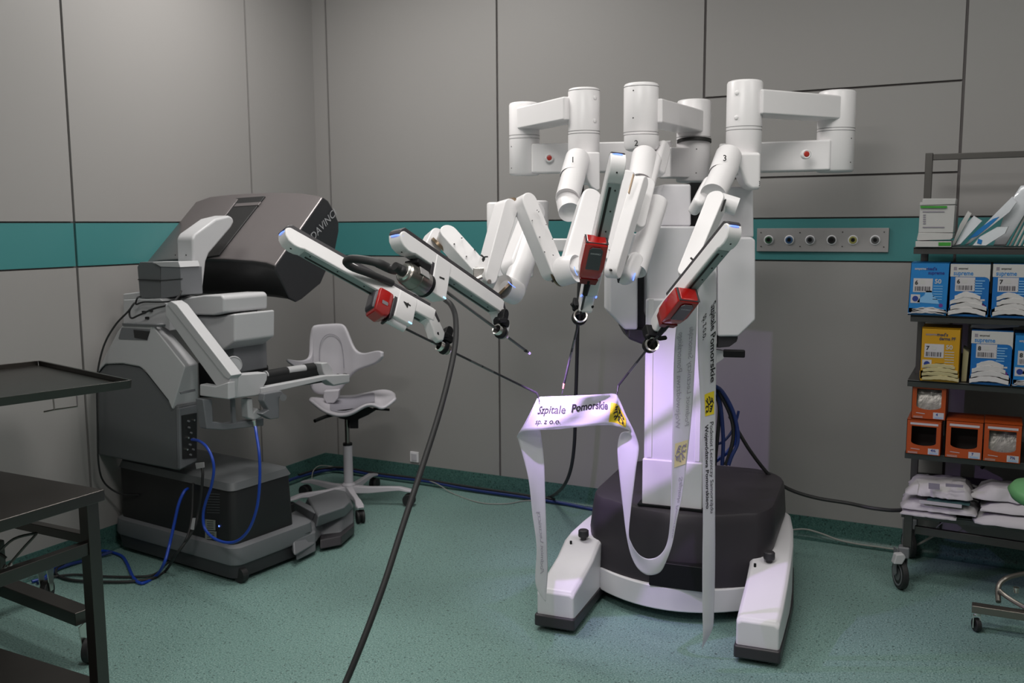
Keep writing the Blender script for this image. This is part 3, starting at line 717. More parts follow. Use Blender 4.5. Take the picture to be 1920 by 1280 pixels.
cannula('steel cannula clamped at the nose of the leftmost rail', k4, d4)
clamp_s = {4: k4}
def clamp_at(R, k, dd, lever=-1):
    b, F, L, ax, n, s = R
    def K(x, y, z): return k + ax*x + s*y + n*z
    obj('cannula_clamp', g_prism([K(x, y, -.020) for x, y in ((-.022, .020), (.018, .020), (.022, .034), (.016, .048), (-.018, .052), (-.028, .036))], n*.040), BLACK, b, bev=.004)
    obj('clamp_jaw', g_loftn([ring(k+ax*(-.006+q*.014), s, n, .024, 20) for q in (0, 1)]), BLACK, b, bev=.002)
    obj('clamp_lever', g_bar(K(-.012, .036, .020), K(-.050, .020, .026), .016, .010, n), BLACK, b, bev=.003)
    obj('clamp_arm', g_bar(K(.0, .040, 0), K(.002, .070, 0), .030, .028, n), BLACK, b, bev=.003)
clamp_at(RR[4], k4, d4)

# ---- endoscope on rail 1
b, F, L, ax, n, s = RR[1]
SC_T = thing('endoscope', 'endoscope with steel camera head and looping black cable, held by the second rail from left', 'endoscope', F(u1-.03, -.07, 0))
hc = F(u1-.046, -.088, 0)
obj('camera_head', g_lathe([(.028, -.060), (.034, -.056), (.037, -.048), (.039, -.016), (.041, -.014), (.041, .032), (.039, .036)], hc, ax, n=36), CAMM, SC_T, ang=30)
obj('head_plate', g_bar(hc+ax*-.030+(n*.9+s*.35).normalized()*.0405, hc+ax*.014+(n*.9+s*.35).normalized()*.0405, .028, .003, (n*.9+s*.35), flat=(True, True)), PM, SC_T, bev=.001)
obj('adapter_ring', g_cyl(hc+ax*.034, hc+ax*.050, .040, n=32), BLACK, SC_T, bev=.002)
obj('head_cap', g_cyl(hc-ax*.060, hc-ax*.068, .030, .024, n=28), CHROME, SC_T, bev=.002)
obj('adapter_block', g_prism([F(u1+a, v, -.030) for a, v in ((-.080, -.034), (-.002, -.026), (-.002, -.122), (-.014, -.122), (-.040, -.060), (-.080, -.046))], n*.055), BLACK, SC_T, bev=.003)
obj('cable_boot', g_cyl(hc-ax*.070, hc-ax*.105-s*0, .017, .013, n=20), RUBBER, SC_T)
e0 = hc-ax*.080
obj('cable', g_tube([hc-ax*.055, e0, at(735, 505, 2.96), at(705, 492, 2.95), at(675, 486, 2.96), at(655, 486, 2.98), at(650, 493, 3.0), at(662, 502, 3.03), at(690, 512, 3.07), at(715, 522, 3.11), at(735, 531, 3.15)], lambda t: .0150 if t < .3 else (.0135 if t < .6 else .0120), n=14), RUBBER, SC_T)
obj('cable', g_tube([at(835, 562, 3.12), at(846, 572, 3.05), at(854, 595, 2.98), at(854, 640, 2.90), at(843, 700, 2.83), at(822, 780, 2.76), at(790, 880, 2.68), at(757, 980, 2.60), at(725, 1080, 2.53), at(700, 1150, 2.49), at(675, 1215, 2.46), at(650, 1275, 2.44), at(630, 1320, 2.42), at(600, 1400, 2.44)], .0088, n=14), RUBBER, SC_T)
obj('shaft', g_cyl(F(u1+.07, -.062, 0), at(990, 660, 3.355), .0050, n=16), SHAFTM, SC_T)
obj('shaft_band', g_cyl(at(984, 656.5, 3.34), at(987, 658, 3.345), .0056, n=16), INK, SC_T)
d1 = (at(990, 660, 3.355)-F(u1+.07, -.062, 0)).normalized()
obj('lens_tip', g_cyl(at(990, 660, 3.355), at(990, 660, 3.355)+d1*.012, .0045, n=16), mat('lens_tip_violet', (.4, .3, .5), .3, emit=(.6, .4, 1), es=1.0), SC_T)
k1 = F(u1+.07, -.062, 0)+d1*((at(940, 628, 3.235)-F(u1+.07, -.062, 0)).length)
cannula('steel cannula with an open mouth around the endoscope shaft', k1, d1)
clamp_at(RR[1], k1, d1)

# ---- instruments on rails 2 and 3
def front_instr(R, label, cpx, cd, shaft_to, jawp, kpx, size, lab_can, off=-.10):
    b, F, L, ax, n, s = R
    c = at(*cpx, cd)
    t, h, G = instrument(label, c, ax, s, n, size, None, None)
    obj('face_plate', g_prism([G(u, v, k) for u, v, k in ((-.34, -.50, -.30), (-.40, -.50, -.18), (-.40, -.50, .18), (-.34, -.50, .30), (.16, -.50, .30), (.16, -.50, -.30))], -s*.0045), GREYP, t, bev=.0015)
    obj('lettering', put(text_geo('DAVINCI', .0085, align='CENTER'), G(-.24, -.50, 0)-s*.0050, n*(-1 if n.dot(VR) < 0 else 1), -ax, .0006), WHITE2, t, flat=True)
    obj('top_frame', g_prism([G(-.47, v, k) for v, k in ((-.40, -.50), (-.40, .50), (.42, .50), (.42, -.50))], -ax*.003), DGREY, t, bev=.001)
    obj('lower_skirt', g_loftn([[G(u, v, k) for v, k in ((-.42*q, -.44*q), (-.42*q, .44*q), (.44, .44*q), (.44, -.44*q))] for u, q in ((.46, .95), (.62, .80))]), DRED, t, bev=.003)
    a = G(.5, -.20, 0); e = at(*shaft_to)
    obj('neck', g_cyl(a, a+(e-a).normalized()*.07, .012, .009, n=20), BLACK, t)
    shaft_parts(t, a, e, (.60, .72) if cpx[0] < 1200 else (.66, .74))
    d = (e-a).normalized()
    j = at(*jawp)
    obj('wrist', g_cyl(e, e+(j-e)*.5, .0045, .0035, n=12), mat('wrist_copper', (.75, .28, .22), .3, emit=(.9, .3, .25), es=.0) if cpx[0] < 1200 else SHAFTM, t)
    for q in (-1, 1): obj('jaw', g_bar(e+(j-e)*.45, j+VR*.0015*q, .0045, .003, VR), SHAFTM, t, bev=.001)
    k = a+d*((at(*kpx)-a).length)
    cannula(lab_can, k, d*.55-VT*.85, r=.0240)
    def K(x, y, z): return k + ax*x + s*y + n*z
    obj('cannula_clamp', g_prism([K(x, y, -.026) for x, y in ((-.040, .012), (-.012, .012), (-.004, .030), (-.004, .060), (-.040, .060))], n*.052), BLACK, b, bev=.004)
    obj('clamp_jaw', g_ringpipe(k+(d*.55-VT*.85).normalized()*.008, d*.55-VT*.85, .0270, .0245, .016, 24), BLACK, b)
    for q in (-1, 1): obj('clamp_lever', g_bar(K(-.030, .010, q*.022), K(-.046, .004, q*.034), .014, .012, ax), BLACK, b, bev=.003)
    return t
front_instr(RR[2], 'red instrument with a grey face plate on the steep middle rail, shaft hanging straight down', (1111, 484), 3.10, (1058, 718, 3.50), (1054, 738, 3.52), (1086, 588, 3.27), (.150, .060, .076), 'steel cannula ring hanging below the steep middle rail')
front_instr(RR[3], 'red instrument on the right-hand rail, its tip gripping the right corner of the ribbon', (1271, 576), 3.12, (1160, 722, 3.50), (1157, 738, 3.50), (1232, 634, 3.30), (.150, .062, .078), 'dark steel cannula ring at the lower end of the right-hand rail')
# ================================================================ printed satin ribbon held by two instruments
def ribbon_mat():
    m = bpy.data.materials.new('white_satin_ribbon'); m.use_nodes = True; nt = m.node_tree; b = nt.nodes['Principled BSDF']
    b.inputs['Base Color'].default_value = (0.74, 0.75, 0.76, 1); b.inputs['Roughness'].default_value = 0.30
    b.inputs['Specular IOR Level'].default_value = 0.6; b.inputs['Anisotropic'].default_value = 0.6
    tc = nt.nodes.new('ShaderNodeTexCoord'); nz = nt.nodes.new('ShaderNodeTexNoise'); nz.inputs['Scale'].default_value = 900
    nt.links.new(tc.outputs['Object'], nz.inputs['Vector']); bp = nt.nodes.new('ShaderNodeBump'); bp.inputs['Strength'].default_value = 0.06
    bp.inputs['Distance'].default_value = 0.001; nt.links.new(nz.outputs['Fac'], bp.inputs['Height']); nt.links.new(bp.outputs[0], b.inputs['Normal'])
    tl = nt.nodes.new('ShaderNodeBsdfTranslucent'); tl.inputs[0].default_value = (0.8, 0.8, 0.82, 1)
    tr = nt.nodes.new('ShaderNodeBsdfTransparent'); tr.inputs[0].default_value = (0.95, 0.95, 0.95, 1)
    m1 = nt.nodes.new('ShaderNodeMixShader'); m1.inputs[0].default_value = 0.38; nt.links.new(b.outputs[0], m1.inputs[1]); nt.links.new(tl.outputs[0], m1.inputs[2])
    m2 = nt.nodes.new('ShaderNodeMixShader'); m2.inputs[0].default_value = 0.20; nt.links.new(m1.outputs[0], m2.inputs[1]); nt.links.new(tr.outputs[0], m2.inputs[2])
    nt.links.new(m2.outputs[0], nt.nodes['Material Output'].inputs[0]); return m
RIBM = ribbon_mat()
GHOST = mat('ghost_print', (0.34, 0.33, 0.36), 0.6)
YEL = mat('emblem_yellow', (0.72, 0.55, 0.02), 0.5)
YELG = mat('emblem_yellow_faded', (0.60, 0.54, 0.28), 0.5)
# rows: (edge A x, y, d) (edge B x, y, d); A is the plate's top edge, B its lower edge
ROWS = [
    ((1023, 1128, 3.52), (1021, 1126, 3.52)), ((1027, 1075, 3.53), (1004, 1094, 3.50)), ((1026, 1030, 3.54), (1006, 1025, 3.50)), ((1024, 978, 3.54), (998, 962, 3.51)),
    ((1022, 921, 3.54), (992, 905, 3.52)), ((1020, 865, 3.54), (984, 868, 3.53)), ((1014, 812, 3.545), (972, 826, 3.54)),
    ((1006, 772, 3.545), (969, 819, 3.535)), ((1007, 748, 3.52), (973, 812, 3.52)),
    ((1012, 744, 3.50), (983, 808, 3.50)), ((1030, 743, 3.49), (1012, 806, 3.48)), ((1062, 742, 3.49), (1050, 804, 3.485)), ((1095, 740.5, 3.49), (1088, 800, 3.49)),
    ((1128, 739, 3.49), (1120, 797, 3.50)), ((1152, 738, 3.50), (1146, 797, 3.50)), ((1160, 746, 3.495), (1160, 800, 3.50)),
    ((1174, 778, 3.49), (1173, 804, 3.51)), ((1188, 806, 3.49), (1180, 808, 3.53)), ((1197, 832, 3.50), (1164, 812, 3.55)), ((1197, 850, 3.50), (1158, 836, 3.55)),
    ((1193, 875, 3.50), (1159, 866, 3.55)), ((1188, 915, 3.50), (1163, 908, 3.54)), ((1183, 955, 3.50), (1169, 960, 3.52)), ((1179, 1000, 3.49), (1174, 1000, 3.50)),
    ((1184, 1018, 3.48), (1181, 1034, 3.49)), ((1192, 1032, 3.47), (1191, 1058, 3.48)), ((1202, 1042, 3.46), (1203, 1072, 3.465)), ((1215, 1047, 3.45), (1218, 1078, 3.45)), ((1231, 1044, 3.44), (1238, 1072, 3.44)),
    ((1244, 1032, 3.43), (1250, 1050, 3.43)), ((1252, 1012, 3.43), (1261, 1018, 3.42)), ((1256, 980, 3.42), (1270, 970, 3.41)), ((1258, 940, 3.42), (1279, 930, 3.40)), ((1259, 890, 3.41), (1286, 880, 3.39)),
    ((1260, 830, 3.40), (1293, 820, 3.38)), ((1262, 760, 3.38), (1299, 750, 3.36)), ((1263, 690, 3.35), (1303, 680, 3.33)), ((1266, 630, 3.31), (1306, 620, 3.30)),
    ((1272, 590, 3.27), (1307, 580, 3.27)), ((1285, 548, 3.22), (1312, 535, 3.23)), ((1302, 515, 3.17), (1326, 520, 3.18)), ((1318, 502, 3.17), (1318, 520, 3.22)), ((1336, 504, 3.22), (1312, 530, 3.26)), ((1343, 520, 3.27), (1309, 570, 3.29)),
    ((1344, 575, 3.30), (1308, 620, 3.31)), ((1343, 660, 3.33), (1309, 680, 3.33)), ((1342, 760, 3.35), (1314, 770, 3.34)), ((1341, 860, 3.37), (1317, 865, 3.35)),
    ((1341, 960, 3.38), (1318, 965, 3.36)), ((1341, 1050, 3.39), (1317, 1055, 3.36)), ((1339, 1140, 3.39), (1317, 1140, 3.36)), ((1336, 1178, 3.39), (1318, 1188, 3.36)), ((1322, 1206, 3.39), (1316, 1218, 3.37))]
RA = smooth([at(*a) for a, b in ROWS], 6); RB = smooth([at(*b) for a, b in ROWS], 6); NV = 10
def rib(u, v):
    """point on the ribbon; u counts rows, v runs 0 (edge A) to 1 (edge B)"""
    t = max(0.0, min(len(RA)-1.001, u*6)); i = int(t); f = t-i
    a = RA[i].lerp(RA[i+1], f); b = RB[i].lerp(RB[i+1], f); w = (b-a).length
    p = a.lerp(b, v)
    bulge = math.sin(PI*v)*w
    if 8.5 <= u <= 17.5:       # the stretched piece sags and creases between its two held corners
        e = math.sin(PI*min(1, max(0, (u-8.5)/9)))
        p += VT*(0.012*e*math.sin(PI*v)*math.sin(2.4*(u-8.6)+v*3.0)) + VT*(-0.016*e*max(0, math.sin(PI*min(1, v*1.6)))*math.exp(-((u-12.6)/1.3)**2))
    else: p += VT*(0.10*bulge*math.sin(u*0.9+1.0))
    return p
V = []; F = []; NU = (len(ROWS)-1)*6
for i in range(NU+1):
    for j in range(NV+1): V.append(rib(i/6*0.99999, j/NV))
for i in range(NU):
    for j in range(NV): a = i*(NV+1)+j; F.append((a, a+1, a+NV+2, a+NV+1))
RIB = thing('printed_ribbon', 'long white satin ribbon with black Polish lettering, hung between and over the instruments', 'ribbon', at(1080, 770, 3.5))
obj('band', (V, F), RIBM, RIB, ang=180, solid=.0004)
def on_ribbon(g, u0, u1, v0, v1, lx, ly, lift=.0022, swap=False):
    if 8 < u0 < 17: lift -= .0006
    """lay flat geometry (0..lx, 0..ly) on the ribbon, x along u and y from v0 to v1"""
    out = []
    for p in g[0]:
        u = u0+(u1-u0)*p.x/lx; v = v0+(v1-v0)*p.y/ly
        q = rib(u, v); out.append(q+(CAM-q).normalized()*lift)
    return out, g[1]
def cutgeo(g, step):
    """subdivide flat geometry so that it can follow the ribbon"""
    bm = bmesh.new(); vs = [bm.verts.new(v) for v in g[0]]
    for f in g[1]:
        try: bm.faces.new([vs[i] for i in f])
        except ValueError: pass
    xs = [v.co.x for v in bm.verts]; x = min(xs)+step
    while x < max(xs):
        bmesh.ops.bisect_plane(bm, geom=bm.verts[:]+bm.edges[:]+bm.faces[:], plane_co=(x, 0, 0), plane_no=(1, 0, 0)); x += step
    ys = [v.co.y for v in bm.verts]; y = min(ys)+step
    while y < max(ys):
        bmesh.ops.bisect_plane(bm, geom=bm.verts[:]+bm.edges[:]+bm.faces[:], plane_co=(0, y, 0), plane_no=(0, 1, 0)); y += step
    bm.verts.index_update(); out = ([v.co.copy() for v in bm.verts], [tuple(v.index for v in f.verts) for f in bm.faces]); bm.free(); return out
def rtext(s, bold, u0, u1, vtop, vbot, m, mirror=False, lift=.0020):
    g = text_geo(s, 1.0, bold=bold); xs = [p.x for p in g[0]]; w = max(xs); H = 0.72
    if mirror: pass
    g = cutgeo(g, .16)
    g = ([Vector((p.x, p.y, 0)) for p in g[0]], g[1])
    # y=0 baseline -> vbot, y=H cap height -> vtop
    return obj('printed_lettering', on_ribbon(([Vector((p.x, p.y, 0)) for p in g[0]], g[1]), u0, u1, vbot, vtop, w, H, lift), m, RIB, flat=True)
def griffin(u0, u1, v0, v1, my, mi):
    """yellow square with a black rampant beast made of curved strokes"""
    sq = cutgeo(rect2(0, 0, 1, 1), .1); obj('emblem_square', on_ribbon(sq, u0, u1, v1, v0, 1, 1, .0020), my, RIB, flat=True)
    S = [[(.52, .93), (.44, .86), (.40, .74), (.46, .62), (.52, .50), (.46, .36), (.36, .24), (.28, .14)], [(.44, .86), (.34, .84), (.28, .78)], [(.46, .76), (.34, .70), (.24, .66)], [(.48, .64), (.36, .56), (.22, .52), (.18, .44)],
         [(.56, .86), (.64, .74), (.60, .60)], [(.62, .84), (.74, .74), (.72, .58)], [(.70, .78), (.84, .68), (.82, .52)], [(.50, .42), (.60, .32), (.56, .18), (.64, .10)], [(.60, .44), (.74, .40), (.82, .28), (.76, .16), (.86, .12)], [(.44, .34), (.30, .34), (.22, .26)]]
    gs = []
    for st in S:
        P = smooth([Vector((x, y, 0)) for x, y in st], 4)
        for a, b in zip(P, P[1:]):
            d = (b-a).normalized(); nn = Vector((-d.y, d.x, 0))*.034; e = d*.012
            gs.append(([a-nn-e, b-nn+e, b+nn+e, a+nn-e], [(0, 1, 2, 3)]))
    gs = [cutgeo(q, .1) for q in gs]
    obj('emblem_beast', on_ribbon(join(*gs), u0, u1, v1, v0, 1, 1, .0034), mi, RIB, flat=True)
rtext('Szpitale', .012, 9.5, 11.1, .28, .52, INK)
rtext('Pomorskie', .030, 11.4, 13.55, .26, .50, INK)
rtext('sp. z o.o.', .004, 9.6, 10.95, .66, .82, INK)
griffin(13.75, 16.0, .28, .90, YEL, INK)
# strand climbing to the right-hand instrument: the print shows through from the back, pale and mirrored
rtext('Podmiot Leczniczy Samorz\u0105du', .0, 34.35, 37.2, .90, .66, GHOST)
rtext('Wojew\u00f3dztwa Pomorskiego', .0, 34.35, 37.1, .40, .16, GHOST)
griffin(33.2, 33.95, .18, .92, YELG, GREYINK)
rtext('Szpitale Pomorskie', .01, 32.8, 30.2, .55, .80, GHOST)
# strand hanging down on the right: lettering reads downwards
rtext('Szpitale Pomorskie', .022, 43.75, 45.55, .04, .30, INK, lift=.003)
rtext('sp. z o.o.', .01, 43.75, 44.5, .46, .72, INK, lift=.003)
griffin(45.72, 46.15, .10, .70, YEL, INK)
rtext('Podmiot Leczniczy Samorz\u0105du', .0, 46.28, 48.0, .12, .38, INK, lift=.003)
rtext('Wojew\u00f3dztwa Pomorskiego', .02, 46.32, 47.9, .48, .74, INK, lift=.003)
rtext('Podmiot Leczniczy', .0, 1.2, 3.2, .30, .60, GHOST)
# ================================================================ surgeon's console, by the left wall
KO = Vector((.927, -1.80, 0)); KX = Vector((.9945, -.1045, 0)); KY = Vector((.1045, .9945, 0))
def kl(x, y, z): return KO + KX*x + KY*y + VZ*z
def kb(px, py, y): return on(px, py, kl(0, y, 0), KY)      # seen point on an upright plane parallel to the console's back
def ks(px, py, x): return on(px, py, kl(x, 0, 0), KX)      # ... parallel to its right side
CON = thing('surgeon_console', 'grey surgeon console with a dark tilted viewer hood and armrests beside the left wall', 'surgeon console', kl(-.45, .3, 0))
def fp(x0, x1, y0, y1, r, z, n=5):
    P = []
    for cx, cy, a0 in ((x1-r, y0+r, -90), (x1-r, y1-r, 0), (x0+r, y1-r, 90), (x0+r, y0+r, 180)):
        for i in range(n+1):
            a = math.radians(a0+90*i/n); P.append(kl(cx+r*math.cos(a), cy+r*math.sin(a), z))
    return P
obj('base_skirt', g_loftn([fp(-.90, 0, 0, .50, .05, .088), fp(-.905, .003, -.003, .50, .05, .10), fp(-.90, -.004, .002, .50, .05, .165), fp(-.89, -.02, .02, .49, .05, .175)]), CGREY2, CON, ang=40)
obj('base_bumper', g_loftn([fp(-.89, -.015, .012, .49, .05, .022), fp(-.895, -.006, .004, .495, .05, .088)]), DGREY, CON, ang=40)
cb = obj('base_cabinet', g_loftn([fp(-.87, -.035, .02, .40, .035, .16), fp(-.87, -.03, .022, .38, .035, .42), fp(-.86, -.040, .030, .37, .04, .455), fp(-.83, -.07, .06, .34, .05, .468)]), CBLK, CON, ang=40)
obj('cabinet_lid', g_loftn([fp(-.875, -.026, .016, .39, .035, .425), fp(-.865, -.036, .026, .375, .04, .458), fp(-.83, -.07, .06, .34, .05, .472)]), CDARK, cb, ang=40)
for px, py in ((440, 1080),):
    p = kb(px, 1080, .03); obj('wheel', g_cyl(kl(-.02, .06, .035)-KY*.03, kl(-.02, .06, .035)+KY*.0, .035, n=24), RUBBER, CON)
obj('wheel', g_cyl(kl(-.06, .44, .035), kl(-.03, .44, .035), .035, n=24), RUBBER, CON)
# stickers low on the cabinet
for (x0, y0, x1, y1) in ((385, 973, 404, 992), (385, 994, 406, 1010)):
    g = [kb(x0, y0, .018), kb(x1, y0+2, .018), kb(x1, y1+2, .018), kb(x0, y1, .018)]
    obj('sticker', g_prism(g, -KY*.001), mat('sticker_white', (.22, .23, .21), .6), cb)
    for k in range(4):
        yy = y0+4+k*4; obj('print_line', g_prism([kb(x0+3, yy, .0165), kb(x1-4, yy+.4, .0165), kb(x1-4, yy+1.4, .0165), kb(x0+3, yy+1, .0165)], -KY*.0006), INK, cb)
for k in range(8):
    yy = 925+k*5; obj('print_line', g_prism([kb(388, yy, .020), kb(412, yy+.8, .020), kb(412, yy+1.6, .020), kb(388, yy+.8, .020)], -KY*.0008), CDARK, cb)
p = kb(411, 986, .018); obj('power_light', g_cyl(p, p-KY*.002, .004, n=10), BLUEL, cb)
# foot-pedal tray reaching out to the right
tr = obj('pedal_tray', g_loftn([[onz(x, y, z) for x, y in P] for z, P in ((.055, [(551, 1045), (590, 1022), (604, 1004), (640, 1000), (664, 982), (664, 958), (630, 950), (560, 980), (532, 1000)]),)] + [[onz(x, y, z) for x, y in P] for z, P in ((.13, [(548, 1002), (590, 986), (600, 970), (640, 962), (662, 950), (650, 938), (625, 936), (555, 955), (530, 968)]),)]), CGREY2, CON, bev=.012, seg=3)
obj('tray_bumper', g_loft([onz(x, y, .018) for x, y in ((600, 1030), (640, 1022), (664, 1000), (664, 975), (600, 985))], [onz(x, y, .06) for x, y in ((600, 1012), (640, 1004), (664, 984), (664, 960), (600, 970))]), DGREY, tr, bev=.006)
obj('pedal_wall', g_loft([onz(x, y, .12) for x, y in ((552, 958), (585, 978), (592, 972), (560, 950))], [onz(x, y, .18) for x, y in ((552, 942), (590, 962), (598, 955), (560, 936))]), CGREY2, tr, bev=.005)
obj('tray_top', g_loft([onz(x, y, .12) for x, y in ((592, 990), (648, 968), (664, 952), (655, 930), (628, 928), (570, 945))], [onz(x, y, .19) for x, y in ((596, 966), (645, 950), (656, 940), (648, 920), (628, 916), (576, 932))]), CGREY2, tr, bev=.012, seg=3)
obj('step_block', g_loft([onz(x, y, .02) for x, y in ((556, 1052), (592, 1034), (592, 1018), (552, 1030))], [onz(x, y, .115) for x, y in ((553, 1010), (592, 996), (590, 982), (548, 992))]), CGREY2, tr, bev=.008, seg=3)
obj('step_tread', g_prism([onz(x, y, .117) for x, y in ((555, 1006), (580, 997), (574, 988), (549, 996))], VZ*.003), CDARK, tr)
for k in range(5):
    obj('grip_rib', g_prism([onz(551+k*3, 996+k*2.4-k*.8, .1205), onz(575+k*1.5, 988+k*2.2, .1205), onz(575.8+k*1.5, 989+k*2.2, .1205), onz(552+k*3, 997+k*1.6, .1205)], VZ*.0015), INK, tr)
# main body: light shell over a darker panel
YB = -.04
def ringp(P, y): return [kb(a, b, y) for a, b in P]
# lower panel: its right-hand face turns back and carries the connectors
f1_ = [(185, 852), (185, 700), (198, 683), (230, 682), (262, 688), (272, 696), (316, 752), (334, 762), (336, 883), (300, 875)]
b1_ = [(190, 850), (190, 702), (200, 690), (230, 690), (262, 694), (272, 700), (330, 740), (372, 753), (370.5, 866), (330, 872)]
bp_ = obj('rear_panel', g_loft(ringp(f1_, YB), ringp(b1_, YB+.11)), CDARK, CON, bev=.008)
PB = [kb(334, 762, YB), kb(336, 883, YB), kb(370.5, 866, YB+.11)]
pn = (PB[1]-PB[0]).cross(PB[2]-PB[0]).normalized()
if pn.dot(CAM-PB[0]) < 0: pn = -pn
def pf(px, py, k=0.0): return on(px, py, PB[0]+pn*k, pn)
lt = obj('side_panel', g_prism([pf(x, y, .012) for x, y in ((336, 766), (371, 758), (369.5, 864), (338, 880))], -pn*.020), CGREY2, CON, bev=.004)
f2_ = [(183, 700), (188, 684), (222, 620), (232, 608), (282, 610), (287, 611), (347, 687), (322, 768), (315, 750), (271, 694), (262, 687), (230, 681), (198, 682), (190, 690)]
b2_ = [(190, 704), (192, 690), (226, 626), (236, 612), (286, 612), (310, 611), (371, 680), (373, 756), (350, 752), (300, 700), (262, 690), (230, 685), (205, 686), (195, 694)]
sh = obj('rear_shell', g_loft(ringp(f2_, YB-.012), ringp(b2_, YB+.12)), CGREY, CON, bev=.008, seg=3)
obj('hump_lip', g_tube([kb(284, 614, YB-.012), kb(295, 610, YB+.0), kb(305, 609, YB+.04), kb(312, 613, YB+.09)], .006, n=8), CGREY, sh)
obj('handle_recess', g_prism([kb(x, y, YB-.014) for x, y in ((222, 634), (228, 614), (281, 617), (276, 638), (224, 636))], KY*.02), CGREY2, sh)
obj('handle_opening', g_prism([kb(x, y, YB-.016) for x, y in ((250, 618), (280, 621), (275, 637), (252, 633))], KY*.02), CBLK, sh)
obj('handle_lip', g_prism([kb(x, y, YB-.018) for x, y in ((229, 606), (300, 609), (299, 613), (230, 611))], KY*.03), CDARK, sh)
obj('notch', g_prism([on(x, y, kb(347, 687, YB-.012)-VT*.0+pn*.028, pn) for x, y in ((338, 735), (366, 729), (367, 733), (340, 739))], -pn*.006), CGREY2, sh)
cp = obj('connector_panel', g_prism([pf(x, y, .016) for x, y in ((341, 779), (369, 774), (369, 858), (343, 860))], -pn*.006), CBLK, lt)
for k, (px, py) in enumerate(((352, 789), (362, 787), (353, 801), (357, 811), (351, 820), (362, 822), (355, 833), (349, 842), (361, 842), (356, 852))):
    p = pf(px, py, .016); obj('connector', g_cyl(p, p+pn*.010, .0045, n=10), (CHROME if k % 3 == 1 else CGREY2), cp)
# upper works: hidden column, boxes, disc
obj('upper_frame', g_prism([kb(x, y, .02) for x, y in ((231, 562), (300, 560), (318, 575), (318, 620), (300, 609), (231, 608))], KY*.20), CGREY, CON, bev=.004)
obj('side_box', g_prism([kb(x, y, .10) for x, y in ((230, 551), (262, 547), (318, 560), (318, 590), (231, 600))], KY*.16), CGREY, CON, bev=.006)
mb = obj('monitor_box', g_prism([kb(x, y, .06) for x, y in ((257, 500), (262, 491), (285, 491), (300, 500), (301, 560), (262, 559))], KY*.14), CDARK, CON, bev=.004)
obj('monitor_side', g_prism([kb(x, y, .055) for x, y in ((301, 500), (338, 501), (340, 553), (301, 560))], KY*.12), CGREY2, mb, bev=.003)
obj('monitor_top', g_prism([kb(x, y, .05) for x, y in ((286, 491), (334, 490), (338, 501), (301, 500))], KY*.11), CGREY, mb, bev=.002)
obj('seam', g_prism([kb(x, y, .052) for x, y in ((258, 523), (302, 525), (339, 522), (339, 523.5), (302, 526.5), (258, 524.5))], KY*.01), CBLK, mb)
obj('column_head', g_prism([kb(x, y, .10) for x, y in ((335, 560), (382, 553), (414, 553), (419, 559), (419, 586), (400, 591), (352, 590))], KY*.26), CGREY, CON, bev=.010, seg=3)
obj('column', g_prism([kb(x, y, .14) for x, y in ((352, 592), (402, 594), (440, 588), (440, 640), (420, 655), (404, 659), (385, 620), (352, 600))], KY*.24), CGREY, CON, bev=.010, seg=3)
obj('column_lower', g_prism([kb(x, y, .20) for x, y in ((395, 640), (438, 636), (440, 700), (430, 705), (395, 680))], KY*.20), CGREY2, CON, bev=.006)
p = kb(438, 682, .10); obj('pivot_disc', g_cyl(p, p+(KX*.8-KY*.6).normalized()*.030, .036, n=28, rnd=.006), CGREY, CON)
obj('column_foot', g_prism([kb(x, y, .20) for x, y in ((372, 680), (410, 700), (430, 720), (430, 745), (374, 745))], KY*.14), CBLK, CON)
# diagonal bar and armrest frame
dg = obj('lift_bar', g_prism([kb(x, y, -.03) for x, y in ((309, 572), (322, 566), (330, 573), (432, 704), (428, 748), (404, 722), (310, 592))], KY*.05), CGREY, CON, bev=.006, seg=3)
obj('lift_bar_top', g_prism([kb(x, y, -.036) for x, y in ((312, 569), (320, 564), (331, 571), (434, 704), (428, 711), (420, 706))], KY*.06), CGREY, dg, bev=.004)
af = obj('armrest_frame', g_prism([ks(x, y, -.03) for x, y in ((427, 708), (434, 703), (499, 698), (502, 702), (501, 712), (495, 724), (494, 740), (428, 748))], -KX*.06), CGREY, CON, bev=.006, seg=3)
obj('frame_cross', g_prism([kb(x, y, -.05) for x, y in ((374, 720), (404, 724), (428, 716), (428, 749), (374, 742))], KY*.04), CGREY, af, bev=.006)
obj('arm_surface', g_prism([ks(x, y, -.10) for x, y in ((498, 704), (600, 690), (614, 700), (614, 716), (500, 733))], -KX*.16), CBLK, CON, bev=.006)
obj('arm_rail', g_prism([ks(x, y, -.02) for x, y in ((490, 727), (612, 704), (656, 702), (656, 716), (626, 722), (612, 712), (500, 738), (490, 740))], -KX*.04), CGREY, CON, bev=.004, seg=3)
obj('arm_bracket', g_prism([ks(x, y, -.06) for x, y in ((603, 681), (614, 679), (622, 688), (628, 703), (655, 707), (655, 718), (626, 724), (614, 716), (606, 696))], -KX*.06), CGREY, CON, bev=.006, seg=3)
ap = obj('arm_pad', g_tube([ks(497, 703, -.12), ks(540, 695, -.12), ks(604, 686, -.12)], .020, n=14), CGREY, CON)
obj('pad_sleeve', g_tube([ks(499, 703, -.12), ks(537, 696, -.12)], .0225, n=14), RUBBER, ap)
obj('pad_sleeve', g_tube([ks(570, 690.5, -.12), ks(603, 686, -.12)], .0225, n=14), RUBBER, ap)
obj('arm_pad', g_tube([ks(445, 690, -.34), ks(500, 690, -.30)], .018, n=12), CBLK, CON)
